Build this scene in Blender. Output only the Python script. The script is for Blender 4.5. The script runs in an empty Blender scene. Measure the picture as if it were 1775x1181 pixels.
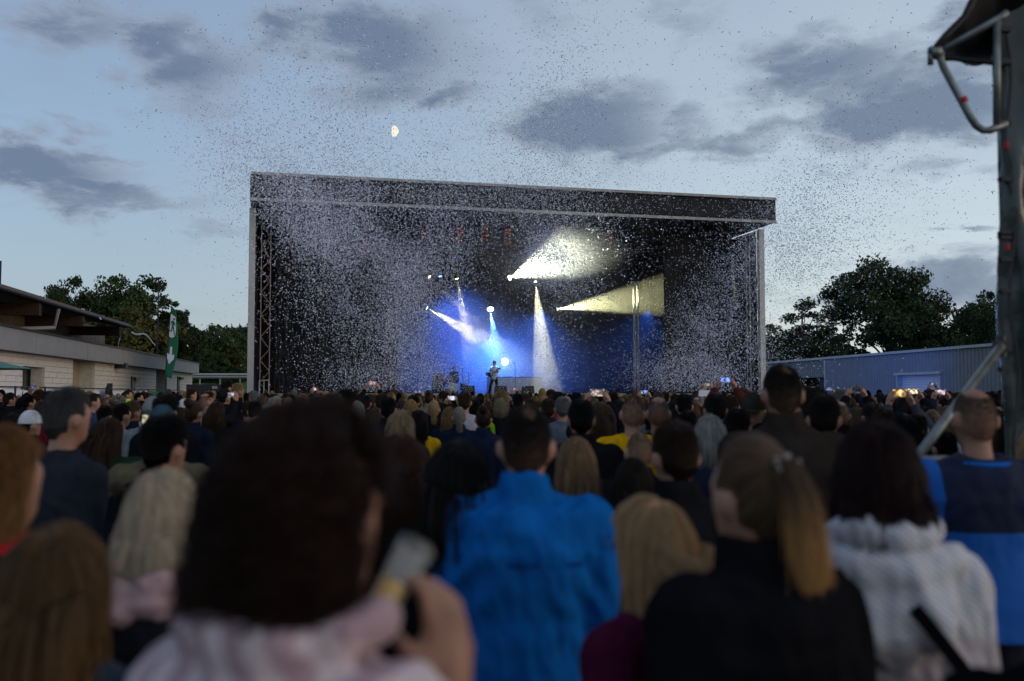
import bpy, bmesh, math, random
import numpy as np
from mathutils import Vector, Matrix, noise as mnoise

random.seed(7)
rng = np.random.default_rng(11)
R = math.radians
scene = bpy.context.scene
COL = scene.collection

# ------------------------------------------------------------------ camera
CAM = Vector((0.0, 0.0, 1.72))
FPX, CX, CY, HORIZON = 1726.0, 887.5, 590.5, 682.0      # lens in pixels of the 1775 px wide photograph
PITCH = math.atan((HORIZON - CY) / FPX)
cam_data = bpy.data.cameras.new('camera')
cam_data.sensor_width = 36.0
cam_data.lens = 35.0
cam_data.clip_start = 0.05
cam_data.clip_end = 9000.0
cam_data.dof.use_dof = True
cam_data.dof.focus_distance = 44.0
cam_data.dof.aperture_fstop = 1.95
cam = bpy.data.objects.new('camera', cam_data)
COL.objects.link(cam)
cam.location = CAM
cam.rotation_euler = (math.pi / 2 + PITCH, 0, 0)
scene.camera = cam

# ------------------------------------------------------------------ exposure
scene.view_settings.view_transform = 'Standard'
scene.view_settings.look = 'None'
scene.view_settings.exposure = 1.0
scene.view_settings.gamma = 1.0
scene.cycles.use_denoising = True
scene.cycles.volume_bounces = 0
scene.cycles.max_bounces = 6
scene.cycles.transparent_max_bounces = 12
scene.cycles.sample_clamp_indirect = 4.0

# ------------------------------------------------------------------ sky: dusk, broken cloud
SUN_AZ, SUN_EL = R(106), R(5.0)          # low afterglow to the right of and behind the camera
world = bpy.data.worlds.new('World')
scene.world = world
world.use_nodes = True
wt = world.node_tree
wt.nodes.clear()


class NT:
    """tiny node-tree helper"""
    def __init__(s, t): s.t = t
    def n(s, typ, **kw):
        nd = s.t.nodes.new(typ)
        for k, v in kw.items():
            setattr(nd, k, v)
        return nd
    def link(s, a, b): s.t.links.new(a, b)
    def _in(s, sock, v):
        if isinstance(v, bpy.types.NodeSocket): s.link(v, sock)
        elif v is not None: sock.default_value = v
    def m(s, op, a, b=None, c=None, clamp=False):
        nd = s.n('ShaderNodeMath', operation=op, use_clamp=clamp)
        for i, v in enumerate((a, b, c)):
            if v is not None: s._in(nd.inputs[i], v)
        return nd.outputs[0]
    def mix(s, f, a, b):
        nd = s.n('ShaderNodeMix', data_type='RGBA')
        s._in(nd.inputs[0], f)
        s._in(nd.inputs[6], a if isinstance(a, bpy.types.NodeSocket) else (*a, 1))
        s._in(nd.inputs[7], b if isinstance(b, bpy.types.NodeSocket) else (*b, 1))
        return nd.outputs[2]
    def sm(s, v, lo, hi, o0=0.0, o1=1.0):
        nd = s.n('ShaderNodeMapRange', interpolation_type='SMOOTHSTEP')
        s._in(nd.inputs[0], v)
        nd.inputs[1].default_value = lo; nd.inputs[2].default_value = hi
        nd.inputs[3].default_value = o0; nd.inputs[4].default_value = o1
        return nd.outputs[0]
    def noise(s, vec, scale, detail=4, rough=.5, dist=0.0):
        nd = s.n('ShaderNodeTexNoise')
        if vec is not None: s.link(vec, nd.inputs['Vector'])
        nd.inputs['Scale'].default_value = scale
        nd.inputs['Detail'].default_value = detail
        nd.inputs['Roughness'].default_value = rough
        nd.inputs['Distortion'].default_value = dist
        return nd


W = NT(wt)
geo = W.n('ShaderNodeTexCoord')
sep = W.n('ShaderNodeSeparateXYZ')
W.link(geo.outputs['Generated'], sep.inputs[0])
dx, dy, dz = sep.outputs
az = W.m('ARCTAN2', dx, dy)
el = W.m('ARCSINE', dz)
sky = W.n('ShaderNodeTexSky', sky_type='NISHITA', sun_disc=False)
sky.sun_elevation = SUN_EL
sky.sun_rotation = SUN_AZ
sky.altitude = 100; sky.air_density = 1.0; sky.dust_density = 0.3; sky.ozone_density = 3.0
skyc = W.n('ShaderNodeMix', data_type='RGBA', blend_type='MULTIPLY')
skyc.inputs[0].default_value = 1.0
W.link(sky.outputs[0], skyc.inputs[6])
skyc.inputs[7].default_value = (1.45, 1.32, 1.25, 1)
# cloud layer: coordinates on a flat layer overhead, so clouds flatten towards the horizon
den = W.m('MAXIMUM', W.m('ADD', dz, 0.10), 0.03)
comb = W.n('ShaderNodeCombineXYZ')
W.link(W.m('DIVIDE', dx, den), comb.inputs[0])
W.link(W.m('DIVIDE', dy, den), comb.inputs[1])
n1 = W.noise(comb.outputs[0], 1.15, 9, .56, .25)
smap = W.n('ShaderNodeMapping'); smap.inputs['Scale'].default_value = (1.0, 1.0, 2.4); smap.inputs['Rotation'].default_value = (0, R(-9), 0)
W.link(geo.outputs['Generated'], smap.inputs[0])
n2 = W.noise(smap.outputs[0], 9.5, 9, .62, .2)
n3 = W.noise(geo.outputs['Generated'], 3.2, 4, .5)
nsep = W.n('ShaderNodeSeparateXYZ'); W.link(n2.outputs['Color'], nsep.inputs[0])
azw = W.m('ADD', az, W.m('MULTIPLY', W.m('SUBTRACT', nsep.outputs[0], .5), .20))
elw = W.m('ADD', el, W.m('MULTIPLY', W.m('SUBTRACT', nsep.outputs[1], .5), .12))


def pxdir(px, py):
    x, yu = (px - CX) / FPX, -(py - CY) / FPX
    v = Vector((x, math.cos(PITCH) - yu * math.sin(PITCH), math.sin(PITCH) + yu * math.cos(PITCH))).normalized()
    return v


def azel(px, py):
    v = pxdir(px, py)
    return math.atan2(v.x, v.y), math.asin(v.z)


#          px    py    half-width half-height (photograph pixels)  weight
CLOUDS = [(110, 40, 130, 42, .8), (300, 95, 130, 62, 1.0), (640, 80, 150, 75, 1.05), (770, 160, 70, 26, .9),
          (60, 300, 120, 38, 1.15), (190, 345, 130, 24, .8), (340, 400, 90, 18, .55), (180, 270, 60, 14, .6), (150, 225, 40, 12, .5),
          (1010, 225, 140, 48, 1.1), (1190, 215, 55, 28, .6), (1250, 265, 170, 22, .7), (1440, 165, 150, 60, .65),
          (1620, 120, 170, 42, .75), (1580, 185, 175, 44, 1.25), (1640, 385, 70, 12, .8), (1560, 365, 110, 12, .35),
          (1640, 490, 160, 45, .85), (1180, 20, 110, 30, .4), (1310, 240, 170, 26, .75), (1130, 262, 150, 20, .7), (1480, 110, 120, 50, .7), (1700, 60, 90, 40, .7), (1480, 440, 120, 16, .5), (960, 40, 60, 30, .35), (1400, 270, 120, 20, .6), (-250, 120, 160, 60, .8),
          (2050, 250, 190, 60, .8), (2150, 60, 180, 70, .6), (520, -160, 260, 70, .8), (1300, -220, 260, 70, .8)]
tot = None
for (px, py, w, h, k) in CLOUDS:
    a, e = azel(px, py)
    u = W.m('DIVIDE', W.m('SUBTRACT', azw, a), 1.15 * w / FPX)
    v = W.m('DIVIDE', W.m('SUBTRACT', elw, e), 1.18 * h / FPX)
    g = W.m('EXPONENT', W.m('MULTIPLY', W.m('ADD', W.m('MULTIPLY', u, u), W.m('MULTIPLY', v, v)), -1.0))
    g = W.m('MULTIPLY', g, k)
    tot = g if tot is None else W.m('MAXIMUM', tot, g)
fb = W.m('SUBTRACT', n2.outputs['Fac'], .5)
cl = W.m('ADD', tot, W.m('MULTIPLY', fb, 2.0))
mask_a = W.sm(cl, .10, .70)
mask_b = W.sm(n1.outputs['Fac'], .50, .78, 0, .36)
# the rest of the sky, away from the photograph's own clouds, carries the same broken cloud
mask = W.m('MAXIMUM', mask_a, mask_b)
# the band near the horizon is paler (thick air), with a thin veil over everything
veil = W.m('ADD', W.m('MULTIPLY', W.m('EXPONENT', W.m('MULTIPLY', W.m('MAXIMUM', el, 0.0), -4.5)), .40), .42)
veil = W.m('ADD', veil, W.m('MULTIPLY', W.m('SUBTRACT', n3.outputs['Fac'], .5), .25), clamp=True)
SKY_K = 1.0
side = W.sm(W.m('COSINE', W.m('SUBTRACT', az, SUN_AZ)), -.72, .10)      # the air is brighter towards the afterglow
veilc = W.mix(side, (1.50, 1.68, 2.12), (3.05, 3.25, 3.42))
clear = W.mix(veil, skyc.outputs[2], veilc)
cloudc = W.mix(W.sm(cl, .45, 1.05), (1.18, 1.42, 1.84), (.56, .78, 1.20))
final = W.mix(W.m('MULTIPLY', mask, .86), clear, cloudc)
bg = W.n('ShaderNodeBackground')
W.link(final, bg.inputs[0])
bg.inputs[1].default_value = 0.12
wo = W.n('ShaderNodeOutputWorld')
W.link(bg.outputs[0], wo.inputs[0])
world.cycles.sampling_method = 'MANUAL'
world.cycles.sample_map_resolution = 256

# ------------------------------------------------------------------ sun: the last weak warm glow
sun_data = bpy.data.lights.new('sun', 'SUN')
sun_data.energy = 0.5
sun_data.angle = R(45)
sun_data.color = (1.0, .74, .50)
sun = bpy.data.objects.new('sun', sun_data)
COL.objects.link(sun)
sdir = Vector((math.sin(SUN_AZ) * math.cos(SUN_EL), math.cos(SUN_AZ) * math.cos(SUN_EL), math.sin(SUN_EL)))
sun.rotation_euler = (-sdir).to_track_quat('-Z', 'Y').to_euler()


# ------------------------------------------------------------------ points from the photograph
def P(px, py, Y):
    """the world point seen at a pixel of the photograph, at distance Y along the ground"""
    v = pxdir(px, py)
    return CAM + v * (Y / v.y)


def PZ(px, py, Z):
    v = pxdir(px, py)
    return CAM + v * ((Z - CAM.z) / v.z)


def X_at(px, Y):
    return P(px, HORIZON, Y).x


def Z_at(py, Y):
    return CAM.z + (HORIZON - py) / FPX * Y

# ------------------------------------------------------------------ materials
_mats = {}


def mat(key, color, rough=.8, metal=0.0, var=.12, vscale=6.0, bump=0.0, bscale=40.0, emit=None, estr=0.0,
        sheen=0.0, spec=.3, trans=0.0, alpha=1.0, sss=0.0):
    if key in _mats:
        return _mats[key]
    m = bpy.data.materials.new(key)
    m.use_nodes = True
    t = NT(m.node_tree)
    m.node_tree.nodes.clear()
    b = t.n('ShaderNodeBsdfPrincipled')
    o = t.n('ShaderNodeOutputMaterial')
    t.link(b.outputs[0], o.inputs[0])
    b.inputs['Roughness'].default_value = rough
    b.inputs['Metallic'].default_value = metal
    b.inputs['Specular IOR Level'].default_value = spec
    b.inputs['Sheen Weight'].default_value = sheen
    b.inputs['Transmission Weight'].default_value = trans
    b.inputs['Alpha'].default_value = alpha
    if sss:
        b.inputs['Subsurface Weight'].default_value = sss
        b.inputs['Subsurface Radius'].default_value = (.01, .004, .002)
    tc = t.n('ShaderNodeTexCoord')
    if var > 0:
        nz = t.noise(tc.outputs['Object'], vscale, 5, .6)
        f = t.sm(nz.outputs['Fac'], .3, .7)
        lo = tuple(max(0, c * (1 - var)) for c in color)
        hi = tuple(min(1, c * (1 + var)) for c in color)
        t.link(t.mix(f, lo, hi), b.inputs['Base Color'])
    else:
        b.inputs['Base Color'].default_value = (*color, 1)
    if bump > 0:
        nb = t.noise(tc.outputs['Object'], bscale, 6, .65)
        bp = t.n('ShaderNodeBump')
        bp.inputs['Strength'].default_value = 1.0
        bp.inputs['Distance'].default_value = bump
        t.link(nb.outputs['Fac'], bp.inputs['Height'])
        t.link(bp.outputs[0], b.inputs['Normal'])
    if emit:
        b.inputs['Emission Color'].default_value = (*emit, 1)
        b.inputs['Emission Strength'].default_value = estr
    _mats[key] = m
    return m


# ------------------------------------------------------------------ objects
def tag(o, label=None, cat=None, group=None, kind=None):
    if label: o['label'] = label
    if cat: o['category'] = cat
    if group: o['group'] = group
    if kind: o['kind'] = kind
    return o


def thing(name, loc, label, cat, group=None, rz=0.0, kind=None):
    o = bpy.data.objects.new(name, None)
    o.empty_display_size = .2
    COL.objects.link(o)
    o.location = loc
    o.rotation_euler = (0, 0, rz)
    return tag(o, label, cat, group, kind)


def link(name, data, parent=None, loc=None, m=None, per_object=False):
    o = bpy.data.objects.new(name, data)
    COL.objects.link(o)
    if parent is not None: o.parent = parent
    if loc is not None: o.location = loc
    if m is not None:
        if not data.materials: data.materials.append(m)
        if per_object:
            o.material_slots[0].link = 'OBJECT'
            o.material_slots[0].material = m
    return o


def wloc(p):
    v = Vector((0, 0, 0))
    while p is not None:
        v = v + p.location
        p = p.parent
    return v


class MB:
    """collects boxes, tubes and sheets; build() links them as ONE mesh object"""
    def __init__(s): s.v, s.f = [], []
    def add(s, verts, faces):
        k = len(s.v)
        s.v += [tuple(v) for v in verts]
        s.f += [tuple(i + k for i in f) for f in faces]
    def hexa(s, c8):
        s.add(c8, [(0, 3, 2, 1), (4, 5, 6, 7), (0, 1, 5, 4), (1, 2, 6, 5), (2, 3, 7, 6), (3, 0, 4, 7)])
    def box(s, c, size, ax=None):
        ax = ax or (Vector((1, 0, 0)), Vector((0, 1, 0)), Vector((0, 0, 1)))
        c = Vector(c)
        h = [ax[i] * (size[i] / 2) for i in range(3)]
        q = [(-1, -1, -1), (1, -1, -1), (1, 1, -1), (-1, 1, -1), (-1, -1, 1), (1, -1, 1), (1, 1, 1), (-1, 1, 1)]
        s.hexa([c + h[0] * a + h[1] * b + h[2] * d for a, b, d in q])
    def tube(s, a, b, r, n=8, r2=None):
        a, b = Vector(a), Vector(b)
        r2 = r if r2 is None else r2
        d = (b - a).normalized()
        x = d.orthogonal().normalized(); y = d.cross(x)
        vs = []
        for p, rr in ((a, r), (b, r2)):
            for i in range(n):
                t = 2 * math.pi * i / n
                vs.append(p + (x * math.cos(t) + y * math.sin(t)) * rr)
        fs = [(i, (i + 1) % n, n + (i + 1) % n, n + i) for i in range(n)]
        fs += [tuple(range(n - 1, -1, -1)), tuple(range(n, 2 * n))]
        s.add(vs, fs)
    def path(s, pts, r, n=8):
        """a bent tube"""
        pts = [Vector(p) for p in pts]
        rs = r if isinstance(r, (list, tuple)) else [r] * len(pts)
        vs = []
        x = None
        for i, p in enumerate(pts):
            d = (pts[min(i + 1, len(pts) - 1)] - pts[max(i - 1, 0)]).normalized()
            x = d.orthogonal().normalized() if x is None else (x - d * x.dot(d)).normalized()
            y = d.cross(x)
            for k in range(n):
                t = 2 * math.pi * k / n
                vs.append(p + (x * math.cos(t) + y * math.sin(t)) * rs[i])
        fs = []
        for i in range(len(pts) - 1):
            for k in range(n):
                fs.append((i * n + k, i * n + (k + 1) % n, (i + 1) * n + (k + 1) % n, (i + 1) * n + k))
        e = (len(pts) - 1) * n
        fs += [tuple(range(n - 1, -1, -1)), tuple(range(e, e + n))]
        s.add(vs, fs)
    def ell(s, c, r, nu=16, nv=10):
        vs = [(c[0], c[1], c[2] - r[2])]
        for j in range(1, nv):
            ph = math.pi * j / nv - math.pi / 2
            for i in range(nu):
                t = 2 * math.pi * i / nu
                vs.append((c[0] + r[0] * math.cos(ph) * math.cos(t), c[1] + r[1] * math.cos(ph) * math.sin(t), c[2] + r[2] * math.sin(ph)))
        vs.append((c[0], c[1], c[2] + r[2]))
        fs = [(0, 1 + (i + 1) % nu, 1 + i) for i in range(nu)]
        for j in range(nv - 2):
            for i in range(nu):
                a = 1 + j * nu
                fs.append((a + i, a + (i + 1) % nu, a + nu + (i + 1) % nu, a + nu + i))
        a = 1 + (nv - 2) * nu
        fs += [(a + i, a + (i + 1) % nu, len(vs) - 1) for i in range(nu)]
        s.add(vs, fs)
    def slab(s, pts, off):
        """a flat outline given thickness"""
        n = len(pts); off = Vector(off)
        vs = [Vector(p) for p in pts] + [Vector(p) + off for p in pts]
        fs = [tuple(range(n - 1, -1, -1)), tuple(range(n, 2 * n))] + [(i, (i + 1) % n, n + (i + 1) % n, n + i) for i in range(n)]
        s.add(vs, fs)
    def sheet(s, fn, nu, nv, thick=None):
        """grid fn(u,v) -> point, with optional thickness vector"""
        vs = [fn(i / nu, j / nv) for j in range(nv + 1) for i in range(nu + 1)]
        fs = [(j * (nu + 1) + i, j * (nu + 1) + i + 1, (j + 1) * (nu + 1) + i + 1, (j + 1) * (nu + 1) + i) for j in range(nv) for i in range(nu)]
        if thick is not None:
            k = len(vs); t = Vector(thick)
            vs += [Vector(v) + t for v in vs]
            fs += [tuple(i + k for i in reversed(f)) for f in fs]
            def idx(i, j): return j * (nu + 1) + i
            for i in range(nu):
                fs.append((idx(i + 1, 0), idx(i, 0), idx(i, 0) + k, idx(i + 1, 0) + k))
                fs.append((idx(i, nv), idx(i + 1, nv), idx(i + 1, nv) + k, idx(i, nv) + k))
            for j in range(nv):
                fs.append((idx(0, j), idx(0, j + 1), idx(0, j + 1) + k, idx(0, j) + k))
                fs.append((idx(nu, j + 1), idx(nu, j), idx(nu, j) + k, idx(nu, j + 1) + k))
        s.add(vs, fs)
    def mesh(s, name, org=(0, 0, 0), smooth=False):
        me = bpy.data.meshes.new(name)
        o = Vector(org)
        me.from_pydata([Vector(v) - o for v in s.v], [], s.f)
        if smooth: me.polygons.foreach_set('use_smooth', [True] * len(me.polygons))
        me.update()
        return me
    def build(s, name, m, parent=None, smooth=False, kind=None):
        o = link(name, s.mesh(name, wloc(parent), smooth), parent, None, m)
        if kind: o['kind'] = kind
        return o


UP = Vector((0, 0, 1))


class Frame:
    """a vertical wall line seen in the photograph: a runs along it, b goes away from the camera"""
    def __init__(s, A, B):
        s.o = Vector((A.x, A.y, 0)); d = Vector((B.x - A.x, B.y - A.y, 0))
        s.len = d.length; s.u = d.normalized()
        n = Vector((-s.u.y, s.u.x, 0))
        if n.y < 0 and abs(n.y) > .3: n = -n
        s.n = n
        s.ax = (s.u, s.n, UP)
    def p(s, a, b, z): return s.o + s.u * a + s.n * b + UP * z
    def px(s, px, py, b):
        """pixel ray against the plane at depth b"""
        v = pxdir(px, py)
        t = (s.o + s.n * b - CAM).dot(s.n) / v.dot(s.n)
        return CAM + v * t
    def a(s, px, b, py=HORIZON):
        return (s.px(px, py, b) - s.o).dot(s.u)


def fbm(x, y, z=0.0, o=4):
    return mnoise.fractal(Vector((x, y, z)), .55, 2.1, o)


# colours
M_asphalt = mat('asphalt', (.05, .05, .052), .9, bump=.004, bscale=60)
M_alu = mat('aluminium', (.42, .41, .40), .42, .75, var=.15, vscale=3)
M_alu_trim = mat('weathered_roof_trim', (.30, .29, .28), .55, .1, var=.2, vscale=2.5)
M_alu_pale = mat('pale_painted_aluminium', (.42, .41, .40), .5, .1, var=.08, vscale=1.5)
M_trussal = mat('brown_lit_truss_aluminium', (.27, .215, .18), .5, .4)  # tan puts the warm light on the left tower into its colour
M_black = mat('black_stage_cloth', (.016, .016, .018), .85, var=.3, vscale=1.2, bump=.01, bscale=8)
M_blackp = mat('black_powder_coat', (.02, .02, .022), .5, .2)
M_deck = mat('stage_deck_board', (.05, .045, .04), .7)
M_steel = mat('galvanised_steel', (.17, .19, .19), .45, .7, var=.25, vscale=14, bump=.0008, bscale=50)

# ================================================================== the ground
mb = MB()
mb.add([(-400, -60, 0), (400, -60, 0), (400, 900, 0), (-400, 900, 0)], [(0, 1, 2, 3)])
tag(mb.build('ground', M_asphalt), kind='structure')

# ================================================================== the stage
Zt = 12.0
S = Frame(PZ(435, 301, Zt), PZ(1345, 346, Zt))
SW = S.len
Zf = Z_at(343, S.o.y)               # lower edge of the fascia
ZD = 1.68                           # deck
stage = thing('concert_stage', S.p(0, 0, 0), 'huge black open-air concert stage with flat roof and white-edged front band', 'stage')


def rect_part(name, a0, a1, b0, b1, z0, z1, m, parent):
    q = MB()
    q.box(S.p((a0 + a1) / 2, (b0 + b1) / 2, (z0 + z1) / 2), (a1 - a0, b1 - b0, z1 - z0), S.ax)
    return q.build(name, m, parent)


rect_part('deck', -.4, SW - .2, .9, 13, ZD - .22, ZD, M_deck, stage)
rect_part('front_skirt', -.4, SW - .2, .98, 1.02, 0.02, ZD - .225, M_black, stage)
k = 0
while k < 13:      # pale edging along the deck's front, in lengths with gaps
    rect_part('deck_edging', .6 + k * 2.05, .6 + k * 2.05 + 1.8, .84, .895, ZD - .10, ZD + .03, M_alu_trim, stage)
    k += 1
q = MB()
q.hexa([S.p(0, 0.12, Zt - .02), S.p(SW, .12, Zt - .02), S.p(SW, 13, Zt - .4), S.p(0, 13, Zt - .4),
        S.p(0, 0.12, Zt + .08), S.p(SW, .12, Zt + .08), S.p(SW, 13, Zt - .3), S.p(0, 13, Zt - .3)])
q.build('roof', M_black, stage)
# fascia cloth, hung with soft vertical folds
q = MB()
q.sheet(lambda u, v: S.p(u * SW, .05 + .03 * math.sin(u * SW * 7 + 2 * fbm(u * 20, 1)) * (1 - .6 * v) + .04 * fbm(u * 30, v * 2), Zf + .06 + v * (Zt - Zf - .12)), 300, 8, S.n * .03)
fas = q.build('fascia', M_black, stage, True)
for nm, z, h in (('edge_rail', Zt + .02, .13), ('edge_rail', Zf, .14)):
    for (a0, a1) in [(i * SW / 9 + .012, (i + 1) * SW / 9 - .012) for i in range(9)]:
        q = MB(); q.box(S.p((a0 + a1) / 2, -.03, z), (a1 - a0, .1, h), S.ax)
        q.build(nm, M_alu_trim, fas)
for a in (0.0, SW):
    q = MB()
    q.hexa([S.p(a - .03, 0.1, Zf), S.p(a + .03, .1, Zf), S.p(a + .03, 13, Zf - .1), S.p(a - .03, 13, Zf - .1),
            S.p(a - .03, 0.1, Zt - .03), S.p(a + .03, .1, Zt - .03), S.p(a + .03, 13, Zt - .42), S.p(a - .03, 13, Zt - .42)])
    q.build('side_fascia', M_black, stage)
q = MB()
q.hexa([S.p(.1, .12, Zf + .02), S.p(SW - .1, .12, Zf + .02), S.p(SW - .1, 12.9, Zf - .08), S.p(.1, 12.9, Zf - .08),
        S.p(.1, .12, Zf + .07), S.p(SW - .1, .12, Zf + .07), S.p(SW - .1, 12.9, Zf - .03), S.p(.1, 12.9, Zf - .03)])
q.build('ceiling_cloth', M_black, stage)
aL, aR = S.a(433.5, 1.7), S.a(1322.5, 1.7)
for a in (aL, aR):
    q = MB()
    q.box(S.p(a, 1.75, (Zf - .1) / 2), (.30, .3, Zf - .14), S.ax)
    c = q.build('column', M_alu_pale, stage)
    q = MB(); q.box(S.p(a, 1.585, .9), (.46, .02, 1.7), S.ax); q.build('column_foot', M_alu_pale, c)


def drape(name, a0, a1, b, z0, z1, amp, seed, parent=stage, nu=60, nv=50, sag=0.0):
    q = MB()
    def fn(u, v):
        a = a0 + (a1 - a0) * u
        w = amp * (.6 * fbm(u * 5 + seed, v * 3, seed) + .5 * fbm(u * 14 + seed, v * 7 + u * 3, seed + 3)
                   + .14 * math.sin(u * (a1 - a0) * 3 + 3 * fbm(u * 3, v * 2, seed)) * (1 - v * .4)) 
        w += sag * math.sin(math.pi * u) * (1 - v) * .5
        w += amp * .45 * math.sin((v * 9 + 3.2 * (u - .5) ** 2 * 4) * 3 + seed) * (1 - v) * math.sin(math.pi * min(1, u * 1.1))
        return S.p(a, b + w, z0 + (z1 - z0) * v)
    q.sheet(fn, nu, nv, S.n * .02)
    return q.build(name, M_black, parent, True)


drape('back_drape', .2, SW - .4, 12.2, ZD, Zf - .12, .12, 1, nu=160, nv=20)
for a, sd in ((aL + .15, 2), (aR - .15, 3)):
    q = MB()
    q.sheet(lambda u, v: S.p(a + .10 * fbm(u * 9, v * 4, sd), 2.0 + u * 10.2, .05 + v * (Zf - .2)), 60, 30, S.u * .02)
    q.build('side_drape', M_black, stage, True)
# wings closing the front at either side of the opening
drape('wing_drape', aL + 1.1, S.a(545, 3.0), 3.0, ZD, Zf - .12, .26, 5, nu=90, nv=90, sag=.5)
drape('wing_drape', S.a(541, 3.4), S.a(612, 3.4), 3.4, ZD, Zf - .12, .18, 6, nu=60, nv=60)
drape('wing_drape', S.a(610, 4.4), S.a(690, 4.4), 4.4, ZD, Zf - .12, .14, 7, nu=60, nv=50)
drape('wing_drape', S.a(1152, 3.4), aR - .9, 3.4, ZD, Zf - .12, .2, 8, nu=80, nv=80, sag=.4)
# side stairs railing at the left foot of the stage
for dxx in (0, .22, .44):
    q = MB(); q.tube(S.p(aL + .42 + dxx, 1.35, .05), S.p(aL + .42 + dxx, 1.35, 2.35 + .1 * dxx), .025); q.build('rail_post', M_alu, stage)
q = MB(); q.tube(S.p(aL + .4, 1.30, 2.3), S.p(aL + .9, 1.3, 2.36), .022); q.build('rail_bar', M_alu, stage)


_brace = {}


def truss(name, p0, p1, w, label, cat='truss', group=None, m=None, chords=4, seg=None, rc=.025, rb=.013):
    """a lattice truss from p0 to p1, with every brace its own part"""
    m = m or M_trussal
    p0, p1 = Vector(p0), Vector(p1)
    d = p1 - p0; L = d.length; d.normalize()
    x = (S.u if abs(d.z) > .7 else UP); y = d.cross(x).normalized(); x = y.cross(d).normalized()
    t = thing(name, p0, label, cat, group)
    offs = [(1, 1), (1, -1), (-1, -1), (-1, 1)] if chords == 4 else [(1, 0), (-1, 0)]
    for sx, sy in offs:
        q = MB(); o = x * (sx * w / 2) + y * (sy * w / 2)
        q.tube(p0 + o, p1 + o, rc, 8); q.build('chord', m, t)
    seg = seg or w * 1.02
    n = max(2, round(L / seg)); st = L / n
    key = (round(w, 3), round(st, 3), rb)
    if key not in _brace:
        q = MB(); q.tube((0, 0, 0), (0, 0, math.hypot(w, st)), rb, 6); _brace[key] = q.mesh('brace')
    me = _brace[key]
    faces = ((x, y, -1), (x, y, 1), (y, x, -1), (y, x, 1)) if chords == 4 else ((x, y, 0),)
    for fx, fy, sg in faces:
        for i in range(n):
            s0 = 1 if i % 2 else -1
            a = fx * (s0 * w / 2) + fy * (sg * w / 2) + d * (i * st)
            b = fx * (-s0 * w / 2) + fy * (sg * w / 2) + d * ((i + 1) * st)
            o = link('brace', me, t, a, m)
            o.rotation_euler = (b - a).to_track_quat('Z', 'Y').to_euler()
    return t


ZTT = Z_at(372, 49.0)
truss('truss_tower', S.px(458, HORIZON, 2.3) * 1 + UP * (-1.7), S.px(458, HORIZON, 2.3) + UP * (ZTT - 1.72), .44,
      'tall lattice truss tower just inside the left column of the stage', group='front truss towers', seg=.55)
truss('truss_tower', S.px(1305, HORIZON, 2.3) + UP * (-1.7), S.px(1305, HORIZON, 2.3) + UP * (8.6), .40,
      'tall lattice truss tower just inside the right column of the stage', group='front truss towers', m=M_alu, seg=.55)
p = S.px(1103, 600, 6.5)
truss('truss_tower', (p.x, p.y, ZD), (p.x, p.y, S.px(1103, 488, 6.5).z), .22,
      'slim lattice truss tower lit yellow by the beam pointing right', group='inner truss towers', m=M_alu, seg=.35, rc=.03)
p = S.px(789, 600, 9.0)
truss('truss_tower', (p.x, p.y, S.px(789, 486, 9.0).z), (p.x, p.y, Zf - .2), .22,
      'slim lattice truss hanging above the pale beam, glowing violet', group='inner truss towers', m=M_alu, seg=.35, rc=.03)
for b, lab in ((4.2, 'front horizontal lighting truss under the stage roof, carrying red lamps'), (8.6, 'rear horizontal lighting truss under the stage roof above the moving lights')):
    truss('lighting_truss', S.p(1.4, b, Zf - .9), S.p(SW - 2.0, b, Zf - .9), .4, lab, group='roof lighting trusses', m=M_blackp, seg=.8)

# --- red eight-lamp blinders
q = MB(); q.box((0, 0, 0), (.42, .16, .95)); me_bh = q.mesh('housing')
q = MB(); q.tube((0, -.085, 0), (0, -.10, 0), .048, 8); me_bl = q.mesh('lamp')
q = MB(); q.tube((0, 0, .475), (0, 0, 1.0), .03, 6); me_bp = q.mesh('hanger')
M_red = mat('red_lamp', (.25, .03, .01), .4, var=0, emit=(1, .12, .05), estr=.22)
M_redd = mat('dim_red_lamp', (.2, .02, .01), .4, var=0, emit=(1, .10, .05), estr=.05)
bl = [(489, 422, 1), (540, 425, 1), (584, 425, 1), (632, 425, 0), (735, 403, 0), (797, 407, 1), (840, 406, 1), (880, 410, 1),
      (1056, 412, 0), (1153, 446, 0), (1196, 447, 0), (1238, 450, 1)]
ords = ['first', 'second', 'third', 'fourth', 'fifth', 'sixth', 'seventh', 'eighth', 'ninth', 'tenth', 'eleventh', 'twelfth']
for i, (px, py, on) in enumerate(bl):
    p = S.px(px, py, 4.2)
    t = thing('blinder_light', p, '%s blinder with two columns of red lamps under the stage roof, counted from the left' % ords[i], 'stage light', 'red blinders under the roof',
              rz=math.atan2(S.u.y, S.u.x))
    link('housing', me_bh, t, None, M_blackp)
    q = MB(); q.tube((0, 0, .475), (0, 0, max(.5, Zf - .9 - p.z)), .03, 6)
    link('hanger', q.mesh('hanger'), t, None, M_blackp)
    for cx in (-.11, .11):
        for j in range(4):
            link('lamp', me_bl, t, (cx, 0, -.33 + j * .22), (M_red if (on and (j + int(cx > 0) + i) % 3) else M_redd), True)


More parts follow.
